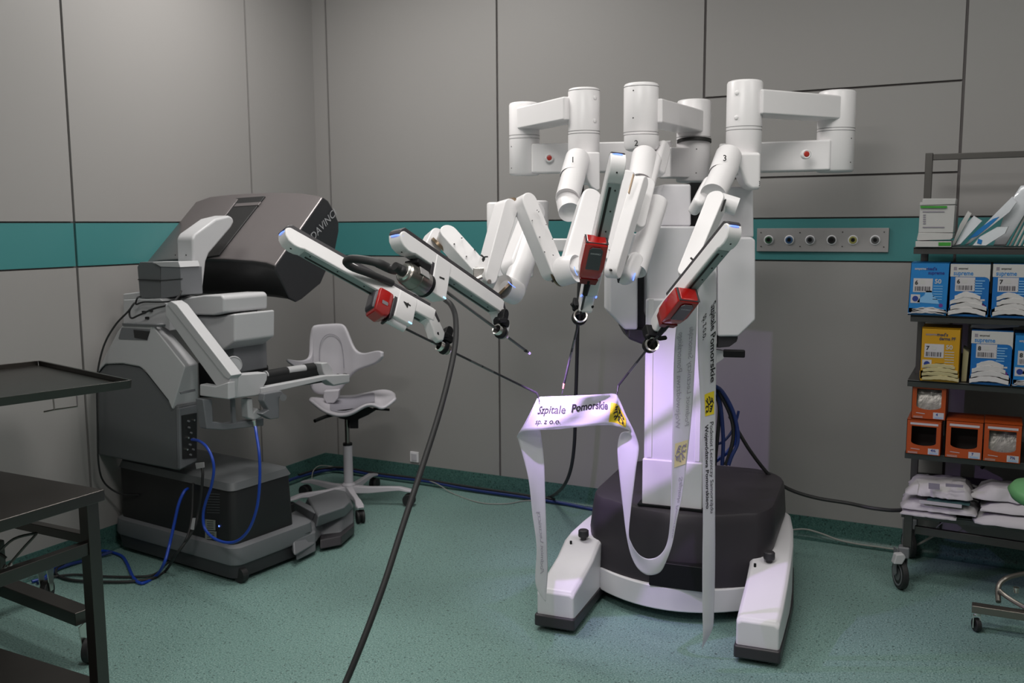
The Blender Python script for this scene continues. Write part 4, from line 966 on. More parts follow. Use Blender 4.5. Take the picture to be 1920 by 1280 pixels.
# clamp and bracket hanging below the armrest
hb = obj('hanging_bracket', g_prism([ks(x, y, -.08) for x, y in ((380, 748), (398, 748), (400, 790), (430, 794), (470, 788), (495, 783), (495, 798), (420, 806), (388, 804))], -KX*.05), CGREY2, CON, bev=.005)
obj('bracket_bar', g_box(ks(437, 772, -.09), (.012, .02, .12)), CGREY2, hb)
sc_ = obj('white_holder', g_prism([ks(x, y, -.05) for x, y in ((464, 748), (474, 746), (476, 772), (484, 764), (490, 768), (491, 782), (478, 788), (466, 784))], -KX*.05), CGREY, CON, bev=.008, seg=3)
gk = obj('side_clamp', g_prism([ks(x, y, .02) for x, y in ((496, 738), (528, 732), (534, 740), (524, 746), (524, 784), (508, 786), (496, 780), (490, 776), (504, 768), (494, 752))], -KX*.04), CGREY2, CON, bev=.005)
obj('clamp_knob', g_cyl(ks(531, 745, .02), ks(531, 745, .05), .016, n=16), CDARK, gk)
obj('cable_plug', g_cyl(ks(476, 788, -.04), ks(478, 801, -.04), .010, .007, n=12), CHROME, CON)

# viewer hood and its support
XH = .86
def hx(px, py): return onx(px, py, XH)
Tt, Mm, Bb = hx(612, 372), hx(516, 500), hx(556, 567)
prof = [hx(606, 369), hx(616, 376), hx(628, 397), hx(636, 418), hx(636, 434), hx(629, 470), hx(602, 532), hx(566, 562), Bb, hx(542, 560), hx(527, 528), hx(516, 507), hx(516, 498)]
Ln = .93
bow = [(0, 0, 0, 1), (.06, .006, .012, .99), (.15, .010, .020, 1.0), (.35, .006, .028, 1.0), (.5, .0, .030, 1.0), (.65, -.004, .028, 1), (.82, -.01, .020, 1), (.94, -.02, .004, .97), (1, -.045, -.020, .90)]
cc = sum(prof, Vector())/len(prof); rings = []
for t_, sy, sz, k in bow:
    rings.append([cc+(p-cc)*k + Vector((-Ln*t_, 0, sz)) + Vector((0, 0, sy*.3)) for p in prof])
n_ = len(prof); nr = len(rings)
Vh, Fh = g_loftn(rings)
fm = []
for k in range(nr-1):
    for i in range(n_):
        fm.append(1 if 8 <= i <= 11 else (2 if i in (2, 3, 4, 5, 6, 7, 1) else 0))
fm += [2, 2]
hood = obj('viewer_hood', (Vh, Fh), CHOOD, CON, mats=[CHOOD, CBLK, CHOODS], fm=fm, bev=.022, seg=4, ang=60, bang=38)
# slot on the hood's back into which the support reaches: on the slanted back face
nb = (hx(516, 498)-hx(606, 369)).cross(Vector((-1, 0, 0))).normalized()
if nb.dot(CAM-Mm) < 0: nb = -nb
pb = Mm+nb*.006 + Vector((0, 0, .024))
def hb_(px, py, k=0.0): return on(px, py, pb+nb*k, nb)
slot = obj('hood_slot', g_prism([hb_(x, y, .010) for x, y in ((441, 371), (497, 367), (410, 478), (385, 482), (392, 440))], -nb*.030), CBLK, hood, bev=.003)
obj('slot_edge', g_prism([hb_(x, y, .014) for x, y in ((441, 371), (446, 373), (398, 436), (388, 436))], -nb*.030), CHOOD, hood, bev=.002)
obj('slot_sill', g_prism([hb_(x, y, .013) for x, y in ((443, 381), (489, 378), (484, 384), (438, 387))], -nb*.030), CHOOD, hood, bev=.002)
# lettering along the right side face
P0 = hx(586, 452); P1 = hx(630, 402); ex = (P1-P0).normalized(); ey = ex.cross(Vector((1, 0, 0))).normalized()*-1
if ey.dot(VZ) < 0: ey = -ey
SIL = mat('silver_lettering', (.42, .42, .44), .4)
g = text_geo('DAVINCI', 1.0); wt = max(p.x for p in g[0]); sc = ((P1-P0).length)/wt
obj('lettering', ([P0+ex*(p.x*sc)+ey*(p.y*sc*.95)+Vector((.004, 0, 0)) for p in g[0]], g[1]), SIL, hood, flat=True)
XS = .56
def sx_(px, py): return onx(px, py, XS)
sup = [(362, 549), (363, 500), (361, 447), (366, 438), (405, 410), (430, 404), (437, 407), (440, 416), (434, 427), (393, 475), (387, 490), (380, 551)]
so_ = obj('hood_support', g_prism([sx_(x, y) for x, y in sup], Vector((-.105, 0, 0))), CGREY, CON, bev=.014, seg=4, ang=50)
for x, y in ((374, 534),):
    p = sx_(x, y); obj('screw', g_cyl(p, p+Vector((.001, 0, 0)), .004, n=8), INK, so_)
for x, y in ((329, 478), (349, 478)):
    p = ony(x, y, sx_(361, 480).y); obj('screw', g_cyl(p, p-Vector((0, .002, 0)), .003, n=8), INK, so_)
# small dark cables on the console's top
obj('top_cable', g_tube([kb(340, 545, .04), kb(335, 556, .02), kb(322, 564, 0), kb(300, 566, 0), kb(270, 566, 0), kb(255, 570, 0), kb(258, 558, 0), kb(264, 556, .03)], .0042, n=8), RUBBER, CON)
obj('top_cable', g_tube([kb(335, 555, .02), kb(320, 570, -.02), kb(290, 578, -.02), kb(262, 590, -.03), kb(246, 596, -.03), kb(243, 582, -.03), kb(252, 568, -.02), kb(240, 584, -.04), kb(218, 607, -.06), kb(198, 640, -.09), kb(186, 680, -.11), kb(182, 720, -.12), kb(183, 800, -.12), kb(185, 870, -.11), kb(196, 905, -.06), kb(225, 925, .0), kb(260, 928, .015)], .0045, n=8), RUBBER, CON)
for x, y in ((270, 585), (276, 596), (283, 582)): obj('clip', g_box(kb(x, y, .015), (.018, .01, .012)), CBLK, CON)

# ================================================================ saddle stool
SO = Vector((.618, -.565, 0))
ST = thing('saddle_stool', 'white saddle seat swivel stool with a winged backrest and five black casters by the corner', 'stool', SO)
def casters(root, c, hub_z, arms, mt):
    for px, py, r, D in arms:
        pass
legs = [(548, 938, 0), (576, 908, 0), (676, 948, 0), (763, 922, 0), (702, 892, 0)]
hubc = Vector((SO.x, SO.y, .085))
for px, py, _ in ((549, 965, 0), (574, 931, 0), (676, 980, 0), (766, 948, 0), (702, 917, 0)):
    f = onz(px, py, 0); d = (Vector((f.x, f.y, 0))-Vector((SO.x, SO.y, 0))); dl = d.length; dn = d.normalized(); sd = Vector((-dn.y, dn.x, 0))
    dl = min(dl, .36)
    R = []
    for t_, w_, z0, z1 in ((.03, .026, .070, .115), (.35, .020, .072, .108), (.68, .017, .085, .112), (.86, .020, .092, .112), (1.0, .026, .086, .100), (1.08, .018, .084, .094)):
        c_ = Vector((SO.x, SO.y, 0))+dn*dl*t_
        R.append([c_-sd*w_+VZ*z0, c_+sd*w_+VZ*z0, c_+sd*w_*.8+VZ*z1, c_-sd*w_*.8+VZ*z1])
    lg = obj('leg', g_loftn(R), STOOLW, ST, bev=.006, seg=3, ang=60)
    w0 = Vector((SO.x, SO.y, 0))+dn*(dl+.004)
    obj('caster', g_cyl(w0+VZ*.036-sd*.022, w0+VZ*.036-sd*.006, .036, n=24), RUBBER, lg, bev=.004)
    obj('caster', g_cyl(w0+VZ*.036+sd*.006, w0+VZ*.036+sd*.022, .036, n=24), RUBBER, lg, bev=.004)
    obj('caster_hood', g_cyl(w0+VZ*.040-sd*.007, w0+VZ*.040+sd*.007, .033, n=20), BLACK, lg)
obj('hub', g_lathe([(.034, .066), (.040, .072), (.040, .120), (.030, .130)], SO), STOOLW, ST)
obj('lower_tube', g_lathe([(.027, .10), (.026, .345), (.024, .352)], SO), STOOLW, ST)
obj('tube_ring', g_cyl(SO+VZ*.350, SO+VZ*.362, .027), BLACK, ST)
obj('gas_lift', g_cyl(SO+VZ*.355, SO+VZ*.56, .014), CAMM, ST)
mech = obj('mechanism', g_loftn([[on(x, y, SO+VT*dd, VT) for x, y in ((622, 770), (690, 762), (706, 768), (690, 778), (672, 786), (672, 803), (656, 803), (655, 788), (636, 784))] for dd in (.06, -.08)]), BLACK, ST, bev=.004)
obj('lever', g_tube([at(630, 776, 5.33), at(610, 781, 5.25), at(590, 789, 5.18)], .010, n=10), BLACK, ST)
obj('lever', g_tube([at(700, 766, 5.40), at(730, 768, 5.38)], .007, n=8), BLACK, ST)
near = [(579, 749), (590, 757), (602, 768), (618, 776), (634, 780), (650, 779), (664, 773), (678, 763), (690, 758), (703, 759), (716, 768), (728, 760), (737, 753), (743, 746)]
far = [(580, 747), (590, 746), (602, 744), (618, 743), (634, 742), (650, 741), (664, 741), (678, 738), (690, 736), (703, 733), (714, 731), (724, 731), (734, 734), (742, 742)]
rows_ = []
for j in range(9):
    t_ = j/8; row = []
    for i, (a, b) in enumerate(zip(near, far)):
        pa = at(*a, 5.20+.012*abs(i-6)); pb_ = at(*b, 5.60-.014*abs(i-6)); p = pa.lerp(pb_, t_)
        e = min(i, 13-i)/6
        p += VZ*(-.030*math.sin(PI*t_)*min(1, e))
        row.append(p)
    rows_.append(row)
Vs = [p for r in rows_ for p in r]; Fs = [(j*14+i, j*14+i+1, (j+1)*14+i+1, (j+1)*14+i) for j in range(8) for i in range(13)]
seat = obj('seat', (Vs, Fs), STOOLW, ST, ang=180, solid=.022)
sb = seat.modifiers.new('sub', 'SUBSURF'); sb.levels = 2; sb.render_levels = 2
pad = [(j, i) for j in range(1, 8) for i in range(3, 10)]
Vp = [rows_[j][i]+VZ*.0135 for j in range(1, 8) for i in range(3, 10)]
Fp = [(a*7+b, a*7+b+1, (a+1)*7+b+1, (a+1)*7+b) for a in range(6) for b in range(6)]
pd = obj('seat_pad', (Vp, Fp), STOOLG, seat, ang=180, solid=.004)
sb = pd.modifiers.new('sub', 'SUBSURF'); sb.levels = 2; sb.render_levels = 2
# backrest: shield with two horizontal wings, curved around the sitter
def bgrid(cols):
    """cols: (px, top y, bottom y, depth)"""
    n = 7; Vq = []; 
    for px, a, b, D in cols:
        for k in range(n): Vq.append(at(px, a+(b-a)*k/(n-1), D))
    Fq = [(i*n+k, i*n+k+1, (i+1)*n+k+1, (i+1)*n+k) for i in range(len(cols)-1) for k in range(n-1)]
    return Vq, Fq
cols_ = [(537, 673, 676, 5.32), (545, 674, 683, 5.34), (558, 676, 692, 5.38), (572, 675, 702, 5.42), (583, 668, 716, 5.45), (584, 640, 724, 5.46), (583, 612, 730, 5.47), (590, 608, 738, 5.48), (605, 606.5, 741, 5.49), (622, 605.5, 741, 5.49), (636, 605, 735, 5.49), (645, 607, 724, 5.48), (651, 616, 714, 5.47), (658, 636, 706, 5.46), (666, 656, 697, 5.44), (680, 663, 690, 5.42), (695, 659.5, 686, 5.38), (707, 656.5, 681, 5.34), (715, 657.5, 674, 5.31), (718, 661, 668, 5.30)]
bk = obj('backrest', bgrid(cols_), STOOLW, ST, ang=180, solid=.024)
sb = bk.modifiers.new('sub', 'SUBSURF'); sb.levels = 2; sb.render_levels = 2
obj('pad_seam', g_tube([at(601, 700, 5.455), at(599, 660, 5.46), at(603, 638, 5.465), at(614, 627, 5.47), at(628, 628, 5.47), at(638, 638, 5.465), at(643, 660, 5.46), at(645, 690, 5.45)], .0016, n=6), STOOLG, bk)
obj('maker_mark', g_tube([at(629, 703, 5.445), at(634, 701, 5.445), at(639, 703, 5.445), at(645, 700.5, 5.44), at(651, 701, 5.44)], .0022, n=6), INK, bk)
bs = obj('back_stem', g_prism([on(x, y, SO-VT*.06, VT) for x, y in ((607, 733), (636, 731), (634, 746), (626, 756), (612, 756), (606, 746))], -VT*.05), STOOLW, ST, bev=.006)
# ================================================================ steel table with a leg at its corner (lower left)
def tube_sq(p, q, w, h=None):
    p = Vector(p); q = Vector(q); ax = (q-p).normalized(); t = Vector((1, 0, 0)) if abs(ax.z) > .9 else VZ
    a = ax.cross(t).normalized(); b = ax.cross(a).normalized(); h = h or w
    A = [p-a*w/2-b*h/2, p+a*w/2-b*h/2, p+a*w/2+b*h/2, p-a*w/2+b*h/2]
    return g_loft(A, [x+(q-p) for x in A])
TX, TY, TZ = 1.422, -2.853, .78
TB = thing('steel_table', 'stainless steel table with square legs at the lower left, below the raised tray', 'table', (TX-.45, TY-.35, 0))
top = obj('tabletop', g_loft([Vector((x, y, TZ-.036)) for x, y in ((TX-.90, TY), (TX, TY), (TX, TY-.70), (TX-.90, TY-.70))], [Vector((x, y, TZ)) for x, y in ((TX-.90, TY), (TX, TY), (TX, TY-.70), (TX-.90, TY-.70))]), STEELD, TB, bev=.003, seg=2)
for x in (TX-.035, TX-.865):
    for y in (TY-.035, TY-.665): obj('leg', tube_sq((x, y, .125), (x, y, TZ-.036), .042), STEELD, TB, bev=.002)
for y in (TY-.035, TY-.665): obj('rail', tube_sq((TX-.845, y, .625), (TX-.055, y, .625), .030, .03), STEELD, TB, bev=.002)
for x in (TX-.035, TX-.865): obj('rail', tube_sq((x, TY-.055, .600), (x, TY-.645, .600), .03, .040), STEELD, TB, bev=.002)
obj('lower_shelf', g_box((TX-.45, TY-.35, .145), (.84, .64, .02)), STEELD, TB, bev=.002)
for x in (TX-.035, TX-.865):
    for y in (TY-.035, TY-.665):
        c = obj('caster', g_cyl((x-.012, y, .045), (x+.012, y, .045), .045, n=24), RUBBER, TB, bev=.004)
        obj('caster_fork', g_prism([(x, y-.02, .12), (x, y+.02, .12), (x, y+.012, .035), (x, y-.012, .035)], (0, 0, 0.0001)) if False else join(g_box((x-.017, y, .08), (.004, .035, .09)), g_box((x+.017, y, .08), (.004, .035, .09)), g_box((x, y, .125), (.04, .04, .008))), CHROME, c)
# sprung wire handle and its clip under the top
hw = [(12, 1046), (4, 1040), (0, 1034), (26, 1010), (64, 1000), (66, 1003), (44, 1027), (20, 1055), (14, 1062)]
pl = Vector((TX-.10, TY-.30, .62))
w_ = [at(x, y, 2.86) for x, y in hw]
obj('wire_handle', g_tube(w_, .0042, n=8, k=4), STEELD, TB)
obj('handle_clip', join(g_cyl(at(10, 1060, 2.86), at(10, 1064, 2.86)+VT*.012, .006, n=12), g_cyl(at(20, 1057, 2.86), at(20, 1060, 2.86)+VT*.012, .006, n=12)), CHROME, TB)
obj('handle_post', g_box(at(2, 1045, 2.88), (.018, .018, .11)), STEELD, TB, bev=.002)

# ================================================================ raised instrument tray on its own base, behind
MZ = 1.05
Cc = onz(242, 712, MZ); Cb = onz(44, 679, MZ); Cf = onz(0, 744, MZ)
uL = (Cb-Cc); uF = (Cf-Cc); uF = uF.normalized(); uB = Vector((uF.y, -uF.x, 0));
if uB.dot(uL) < 0: uB = -uB
uF = Vector((-uB.y, uB.x, 0)) if Vector((-uB.y, uB.x, 0)).dot(uF) > 0 else Vector((uB.y, -uB.x, 0))
LB, LF = uL.dot(uB), .60
MT = thing('tray_table', 'raised stainless steel instrument tray with a folded rim over the lower left table', 'tray table', Cc+uB*.35+uF*.30-VZ*MZ)
def ml(a, b, z): return Vector((Cc.x, Cc.y, 0))+uB*a+uF*b+VZ*z
tray = obj('tray', g_loft([ml(0, 0, MZ-.028), ml(LB, 0, MZ-.028), ml(LB, LF, MZ-.028), ml(0, LF, MZ-.028)], [ml(0, 0, MZ-.018), ml(LB, 0, MZ-.018), ml(LB, LF, MZ-.018), ml(0, LF, MZ-.018)]), STEELD, MT, bev=.002)
def rim(a, b, out):
    a = Vector(a); b = Vector(b); out = Vector(out)
    return obj('rim', g_loft([a-VZ*.030+out*.002, a+VZ*.0, a+out*.010, a-VZ*.030+out*.006], [b-VZ*.030+out*.002, b+VZ*.0, b+out*.010, b-VZ*.030+out*.006]), STEELD, tray, bev=.0008)
rim(ml(0, 0, MZ), ml(LB, 0, MZ), -uF); rim(ml(LB, 0, MZ), ml(LB, LF, MZ), uB); rim(ml(LB, LF, MZ), ml(0, LF, MZ), uF); rim(ml(0, LF, MZ), ml(0, 0, MZ), -uB)
hk = [at(83, 767, 3.42), at(101, 765, 3.42), at(101, 747, 3.42), at(102, 765, 3.42), at(145, 760, 3.42), at(145, 742, 3.42)]
obj('wire_hook', join(g_tube([at(82, 772, 3.40), at(102, 768, 3.41), at(145, 762, 3.44), at(144, 742, 3.44)], .003, n=8, sm=False), g_tube([at(102, 768, 3.41), at(100, 748, 3.41)], .003, n=8, sm=False)), STEEL, MT)
b0 = onz(158, 1156, .17); b1 = b0 + (onz(0, 1096, .17)-b0)*1.15
obj('base_beam', tube_sq(b0, b1, .07, .05), STEELD, MT, bev=.003)
mid = b0.lerp(b1, .97)
obj('column', g_cyl(mid+VZ*.02, Vector((mid.x, mid.y, MZ-.03)), .022, n=24), STEELD, MT)
obj('support_arm', tube_sq(Vector((mid.x, mid.y, MZ-.045)), ml(LB*.5, LF*.5, MZ-.045), .04, .03), STEELD, MT)
bd = (b1-b0).normalized(); bp = Vector((-bd.y, bd.x, 0))
obj('cross_beam', tube_sq(b1-bp*.25, b1+bp*.25, .06, .05), STEELD, MT, bev=.003)
for c in (b0+bd*-.02, b1-bp*.24, b1+bp*.24):
    q = Vector((c.x, c.y, .046)); o = obj('caster', g_cyl(q-VR*.014+VT*0, q+VR*.014, .045, n=24), RUBBER, MT, bev=.004)
    obj('caster_fork', join(g_prism([q+VR*.018+VZ*.10-VT*.03, q+VR*.018+VZ*.10+VT*.03, q+VR*.018+VT*.012, q+VR*.018-VT*.012], VR*.004), g_prism([q-VR*.022+VZ*.10-VT*.03, q-VR*.022+VZ*.10+VT*.03, q-VR*.022+VT*.012, q-VR*.022-VT*.012], VR*.004)), CHROME, o)
# ================================================================ wheeled steel rack on the right with cartons and sterile packs
RACKM = mat('rack_steel', (0.11, 0.105, 0.10), 0.42, metal=0.9, var=0.06, scale=12)
SHM = mat('shelf_steel', (0.10, 0.097, 0.097), 0.38, metal=0.9, var=0.06, scale=8)
YF = -.50          # front edge of the shelves
XL, XR = 3.565, 4.46
RK = thing('shelf_rack', 'tall wheeled steel rack of shelves holding glove cartons at the right edge', 'rack', ((XL+XR)/2, -.27, 0))
zt = ony(1745, 287, -.28).z
for x in (XL+.03, XR-.03):
    obj('upright', tube_sq((x, -.28, .36), (x, -.28, zt), .030, .030), RACKM, RK, bev=.002)
    obj('foot_beam', tube_sq((x, -.50, .325), (x, -.06, .325), .030, .035), RACKM, RK, bev=.002)
    for y in (-.50, -.06):
        obj('leg', tube_sq((x, y, .195), (x, y, .34), .038, .034), RACKM, RK, bev=.002)
        w0 = Vector((x-.022, y-.012, .066))
        cs = obj('caster', g_cyl(w0-VR*.013, w0+VR*.013, .066, n=32), RUBBER, RK, bev=.005)
        for s in (-1, 1): obj('wheel_rim', g_ringpipe(w0+VR*.0135*s, VR, .050, .043, .003, 32), CGREY2, cs)
        for s in (-1, 1): obj('wheel_disc', g_cyl(w0+VR*.010*s, w0+VR*.0145*s, .028, n=24), CDARK, cs)
        for s in (-1, 1): obj('fork', g_prism([w0+VR*.020*s+VZ*z+VT*t_ for t_, z in ((-.026, .118), (.020, .118), (.010, .04), (.012, .006), (-.006, -.010), (-.020, .006))], VR*.005*s), CGREY2, cs, bev=.002)
        obj('fork_top', g_box(Vector((x-.012, y-.006, .168)), (.046, .05, .05)), CGREY2, cs, bev=.006)
        if y < -.3: obj('brake_pedal', g_prism([w0+VT*.010+VR*a+VZ*b_ for a, b_ in ((-.050, .060), (-.012, .058), (.004, .090), (-.006, .106), (-.040, .104))], VT*.035), CGREY, cs, bev=.006, seg=3)
obj('top_rail', tube_sq((XL+.045, -.28, zt-.018), (XR-.045, -.28, zt-.018), .022, .026), RACKM, RK, bev=.002)
SZ = {1: ony(1718, 463, YF).z, 2: ony(1712, 590, YF).z, 3: ony(1790, 717, YF).z, 4: ony(1735, 853, YF).z, 5: ony(1690, 957, YF).z}
for k, z in SZ.items():
    yf = YF+.03 if k == 4 else YF
    x0 = XL
    sh = obj('shelf', g_box(((x0+XR)/2, (yf-.05)/2, z-.004), (XR-x0, -yf-.05, .008)), SHM, RK, bev=.001)
    obj('shelf_lip', g_box(((x0+XR)/2, yf+.003, z-.016), (XR-x0, .006, .026)), SHM, sh, bev=.001)
    if k in (2, 3, 5): obj('back_ledge', g_box(((x0+XR)/2, -.055, z+.035), (XR-x0, .006, .07)), SHM, sh, bev=.001)
obj('lower_rail', tube_sq(ony(1715, 992, -.47), Vector((XR, -.47, ony(1715, 992, -.47).z-.02)), .02, .035), RACKM, RK, bev=.002)
obj('back_stretcher', tube_sq((XL+.1, -.06, .30), (XR, -.06, .30), .02, .03), RACKM, RK)

BLU = mat('carton_blue', (0.008, 0.115, 0.36), 0.38, spec=0.4)
BLU2 = mat('carton_light_blue', (0.012, 0.165, 0.44), 0.35)
YCT = mat('carton_yellow', (0.46, 0.235, 0.004), 0.42)
ORG = mat('carton_orange', (0.36, 0.055, 0.006), 0.42)
WCT = mat('carton_white', (0.44, 0.43, 0.425), 0.45)
LAB = mat('label_white', (0.45, 0.43, 0.45), 0.5)
GLOVEW = mat('glove_white', (0.50, 0.48, 0.48), 0.6, bump=.3, bscale=60)
GLOVEY = mat('glove_cream', (0.45, 0.39, 0.21), 0.6, bump=.3, bscale=60)
GRN = mat('carton_green', (0.03, 0.24, 0.02), 0.5)
PURP = mat('dot_purple', (0.12, 0.02, 0.20), 0.5)
NAVY = mat('print_navy', (0.01, 0.03, 0.20), 0.5)
REDD = mat('dot_red', (0.30, 0.01, 0.01), 0.5)
PALEB = mat('print_pale_blue', (0.18, 0.38, 0.62), 0.5)
FOIL = mat('silver_foil', (0.30, 0.28, 0.26), 0.36, metal=0.5, bump=1.0, bscale=45)
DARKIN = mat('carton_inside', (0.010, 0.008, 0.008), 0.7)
BARS = mat('barcode_ink', (0.06, 0.05, 0.06), 0.6)
def glove_pile(f, x0, x1, z0, z1, peak, m, par, seed=1):
    """folded gloves swelling out of the opening: a stack of thin wavy layers"""
    rnd = random.Random(seed); gs = []; n = 4
    for k in range(n):
        a = k/n; zc_ = z0+(z1-z0)*a; hw = (x1-x0)/2*(1-.55*a*a*(1 if peak else .4)); xc = (x0+x1)/2+rnd.uniform(-.01, .01); N = 12; A = []; B = []
        for i in range(N+1):
            u = -1+2*i/N; x = xc+hw*u; arch = (1-u*u)*(.012 if peak else .006)+rnd.uniform(-.0016, .0016)
            A.append((x, zc_+arch)); B.append((x, zc_+(z1-z0)/n*.95+arch*1.15*(1-abs(u)**6)-.004*abs(u)))
        P = A+B[::-1]
        gs.append(g_prism([f(x, z, .002+.010*(1-a)+rnd.uniform(0, .003)) for x, z in P], f(0, 0, -.04)-f(0, 0, 0)))
    return obj('gloves', join(*gs), m, par, bev=.0015, ang=60)
def carton(name, label, corners, cat='box', Y=-.515, depth=.20, base=BLU, style='supreme', num_='7', hdr=WCT, tilt=0.0, group=None, dotm=PURP, gm=None, z0=None, seed=1, D2=None):
    """corners: seen bottom-left, bottom-right, top-right, top-left of the front on the plane y=Y"""
    c = [ony(x, y, Y) for x, y in corners]
    bl_, br, tr_, tl = c
    if z0 is not None:
        dz = z0-min(bl_.z, br.z)
        c = [p+VZ*dz for p in c]; bl_, br, tr_, tl = c
    W = ((br-bl_).length+(tr_-tl).length)/2; H = ((tl-bl_).length+(tr_-br).length)/2
    o = (bl_+Vector((0, 0, 0)))
    if z0 is not None: o.z = z0+.0005
    t = thing(name, label, cat, o+Vector((W/2, depth/2, 0)), 0, group)
    def f(x, z, k=0.0): return o+Vector((x, -k, z)) + Vector((-z*tilt, 0, 0))
    op = []      # opening at the bottom of the front
    if style in ('supreme', 'blue', 'yellow'):
        if style == 'supreme': op = [(.006, .035), (.03*W/.19, .048), (.30*W, .075), (.40*W, .088), (.48*W, .100), (.56*W, .100), (.62*W, .088), (.72*W, .075), (.94*W, .048), (W-.006, .035), (W-.006, .012), (.006, .012)]
        elif style == 'yellow': op = [(.008, .045), (.25*W, .066), (.40*W, .080), (.62*W, .080), (.76*W, .066), (W-.008, .040), (W-.010, .010), (.010, .010)]
        else: op = [(.006, .030), (W-.006, .026), (W-.006, .010), (.006, .012)]
    # shell as a front plate with its opening, plus sides, top, back and bottom
    th = .0018
    def wall(P, Q): return g_loft(P, Q)
    gs = [g_box((0, 0, 0), (0, 0, 0))][:0]
    F_ = lambda x, z, k: f(x, z, k)
    back = -depth
    gs.append(g_loft([F_(0, 0, 0), F_(th, 0, 0), F_(th, H, 0), F_(0, H, 0)], [F_(0, 0, back), F_(th, 0, back), F_(th, H, back), F_(0, H, back)]))
    gs.append(g_loft([F_(W-th, 0, 0), F_(W, 0, 0), F_(W, H, 0), F_(W-th, H, 0)], [F_(W-th, 0, back), F_(W, 0, back), F_(W, H, back), F_(W-th, H, back)]))
    gs.append(g_loft([F_(th, 0, 0), F_(W-th, 0, 0), F_(W-th, th, 0), F_(th, th, 0)], [F_(th, 0, back), F_(W-th, 0, back), F_(W-th, th, back), F_(th, th, back)]))
    gs.append(g_loft([F_(th, H-th, 0), F_(W-th, H-th, 0), F_(W-th, H, 0), F_(th, H, 0)], [F_(th, H-th, back), F_(W-th, H-th, back), F_(W-th, H, back), F_(th, H, back)]))
    gs.append(g_loft([F_(th, th, back), F_(W-th, th, back), F_(W-th, H-th, back), F_(th, H-th, back)], [F_(th, th, back+th), F_(W-th, th, back+th), F_(W-th, H-th, back+th), F_(th, H-th, back+th)]))
    body = obj('carton', join(*gs), base, t, flat=True)
    def flat_(nm, pts, m, k=.0006, par=None): return obj(nm, g_prism([F_(x, z, k) for x, z in pts], F_(0, 0, -.0004)-F_(0, 0, 0)), m, par or fp_, flat=True)
    def txt(s, x, z, size, m, bold=.0, k=.0012, w=None):
        g = text_geo(s, size, bold=bold)
        if w: q = w/max(p.x for p in g[0]); g = ([Vector((p.x*q, p.y, 0)) for p in g[0]], g[1])
        return obj('lettering', ([F_(x+p.x, z+p.y, k) for p in g[0]], g[1]), m, fp_, flat=True)
    if style == 'orange':
        xa, xb, za, zb = .14*W, .86*W, .26*H, .82*H
        curve = [(xa+(xb-xa)*(1-math.cos(PI*i/10))/2, za+.10*H*(1-math.sin(PI*i/10))) for i in range(11)]
        lower = [(0, 0), (W, 0), (W, zb), (xb, zb)] + [(xb, za+.16*H)] + curve[::-1] + [(xa, za+.16*H), (xa, zb), (0, zb)]
        fp_ = obj('front_panel', join(g_prism([F_(x, z, 0) for x, z in lower], F_(0, 0, -th)-F_(0, 0, 0)), g_prism([F_(x, z, 0) for x, z in ((0, zb), (W, zb), (W, H), (0, H))], F_(0, 0, -th)-F_(0, 0, 0))), base, t, flat=True)
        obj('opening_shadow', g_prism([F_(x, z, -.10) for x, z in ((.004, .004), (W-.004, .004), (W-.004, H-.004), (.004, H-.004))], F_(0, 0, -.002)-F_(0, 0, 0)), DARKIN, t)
        flat_('white_strip', ((.10*W, .86*H), (.90*W, .86*H), (.90*W, .92*H), (.10*W, .92*H)), LAB)
        flat_('size_label', ((.64*W, .03*H), (.95*W, .03*H), (.95*W, .20*H), (.64*W, .20*H)), LAB, .001)
        txt(num_, .72*W, .115*H, .015, NAVY, .0006, .0016); 
        for q in range(2): flat_('print_line', ((.68*W, (.085-.03*q)*H), (.91*W, (.085-.03*q)*H), (.91*W, (.072-.03*q)*H), (.68*W, (.072-.03*q)*H)), PALEB, .0016)
        flat_('print_line', ((.14*W, .17*H), (.40*W, .155*H), (.40*W, .14*H), (.14*W, .155*H)), LAB, .001)
        for q in range(2): flat_('print_line', ((.06*W, (.07-.03*q)*H), (.34*W, (.07-.03*q)*H), (.34*W, (.06-.03*q)*H), (.06*W, (.06-.03*q)*H)), WCT, .001)
        if gm is not None:
            R = []
            for j in range(7):
                zz = .06*H+(zb-.08*H)*j/6*(.95); R.append([F_(.03*W+.94*W*i/10, zz, -.008-.012*abs(math.sin(j*1.7+i*.9))-.03*(j/6)**2) for i in range(11)])
            obj('sealed_packs', ([p for r in R for p in r], [(j*11+i, j*11+i+1, (j+1)*11+i+1, (j+1)*11+i) for j in range(6) for i in range(10)]), gm, t, ang=180)
        return t
    # front panel with opening
    poly = [(0, 0), (0, H), (W, H), (W, 0)]
    up = [(0, op[0][1])] + op[:-2] + [(W, op[-3][1])]
    upper = [(0, H), (0, op[0][1])] + [p for p in op[:-2]] + [(W, op[-3][1]), (W, H)]
    fp_ = obj('front_panel', join(g_prism([F_(x, z, 0) for x, z in upper], F_(0, 0, -th)-F_(0, 0, 0)), g_prism([F_(x, z, 0) for x, z in ((0, 0), (W, 0), (W, .011), (0, .011))], F_(0, 0, -th)-F_(0, 0, 0))), base, t, flat=True)
    obj('opening_shadow', g_prism([F_(x, z, -.06) for x, z in ((.004, .004), (W-.004, .004), (W-.004, H*.6), (.004, H*.6))], F_(0, 0, -.002)-F_(0, 0, 0)), DARKIN, t)
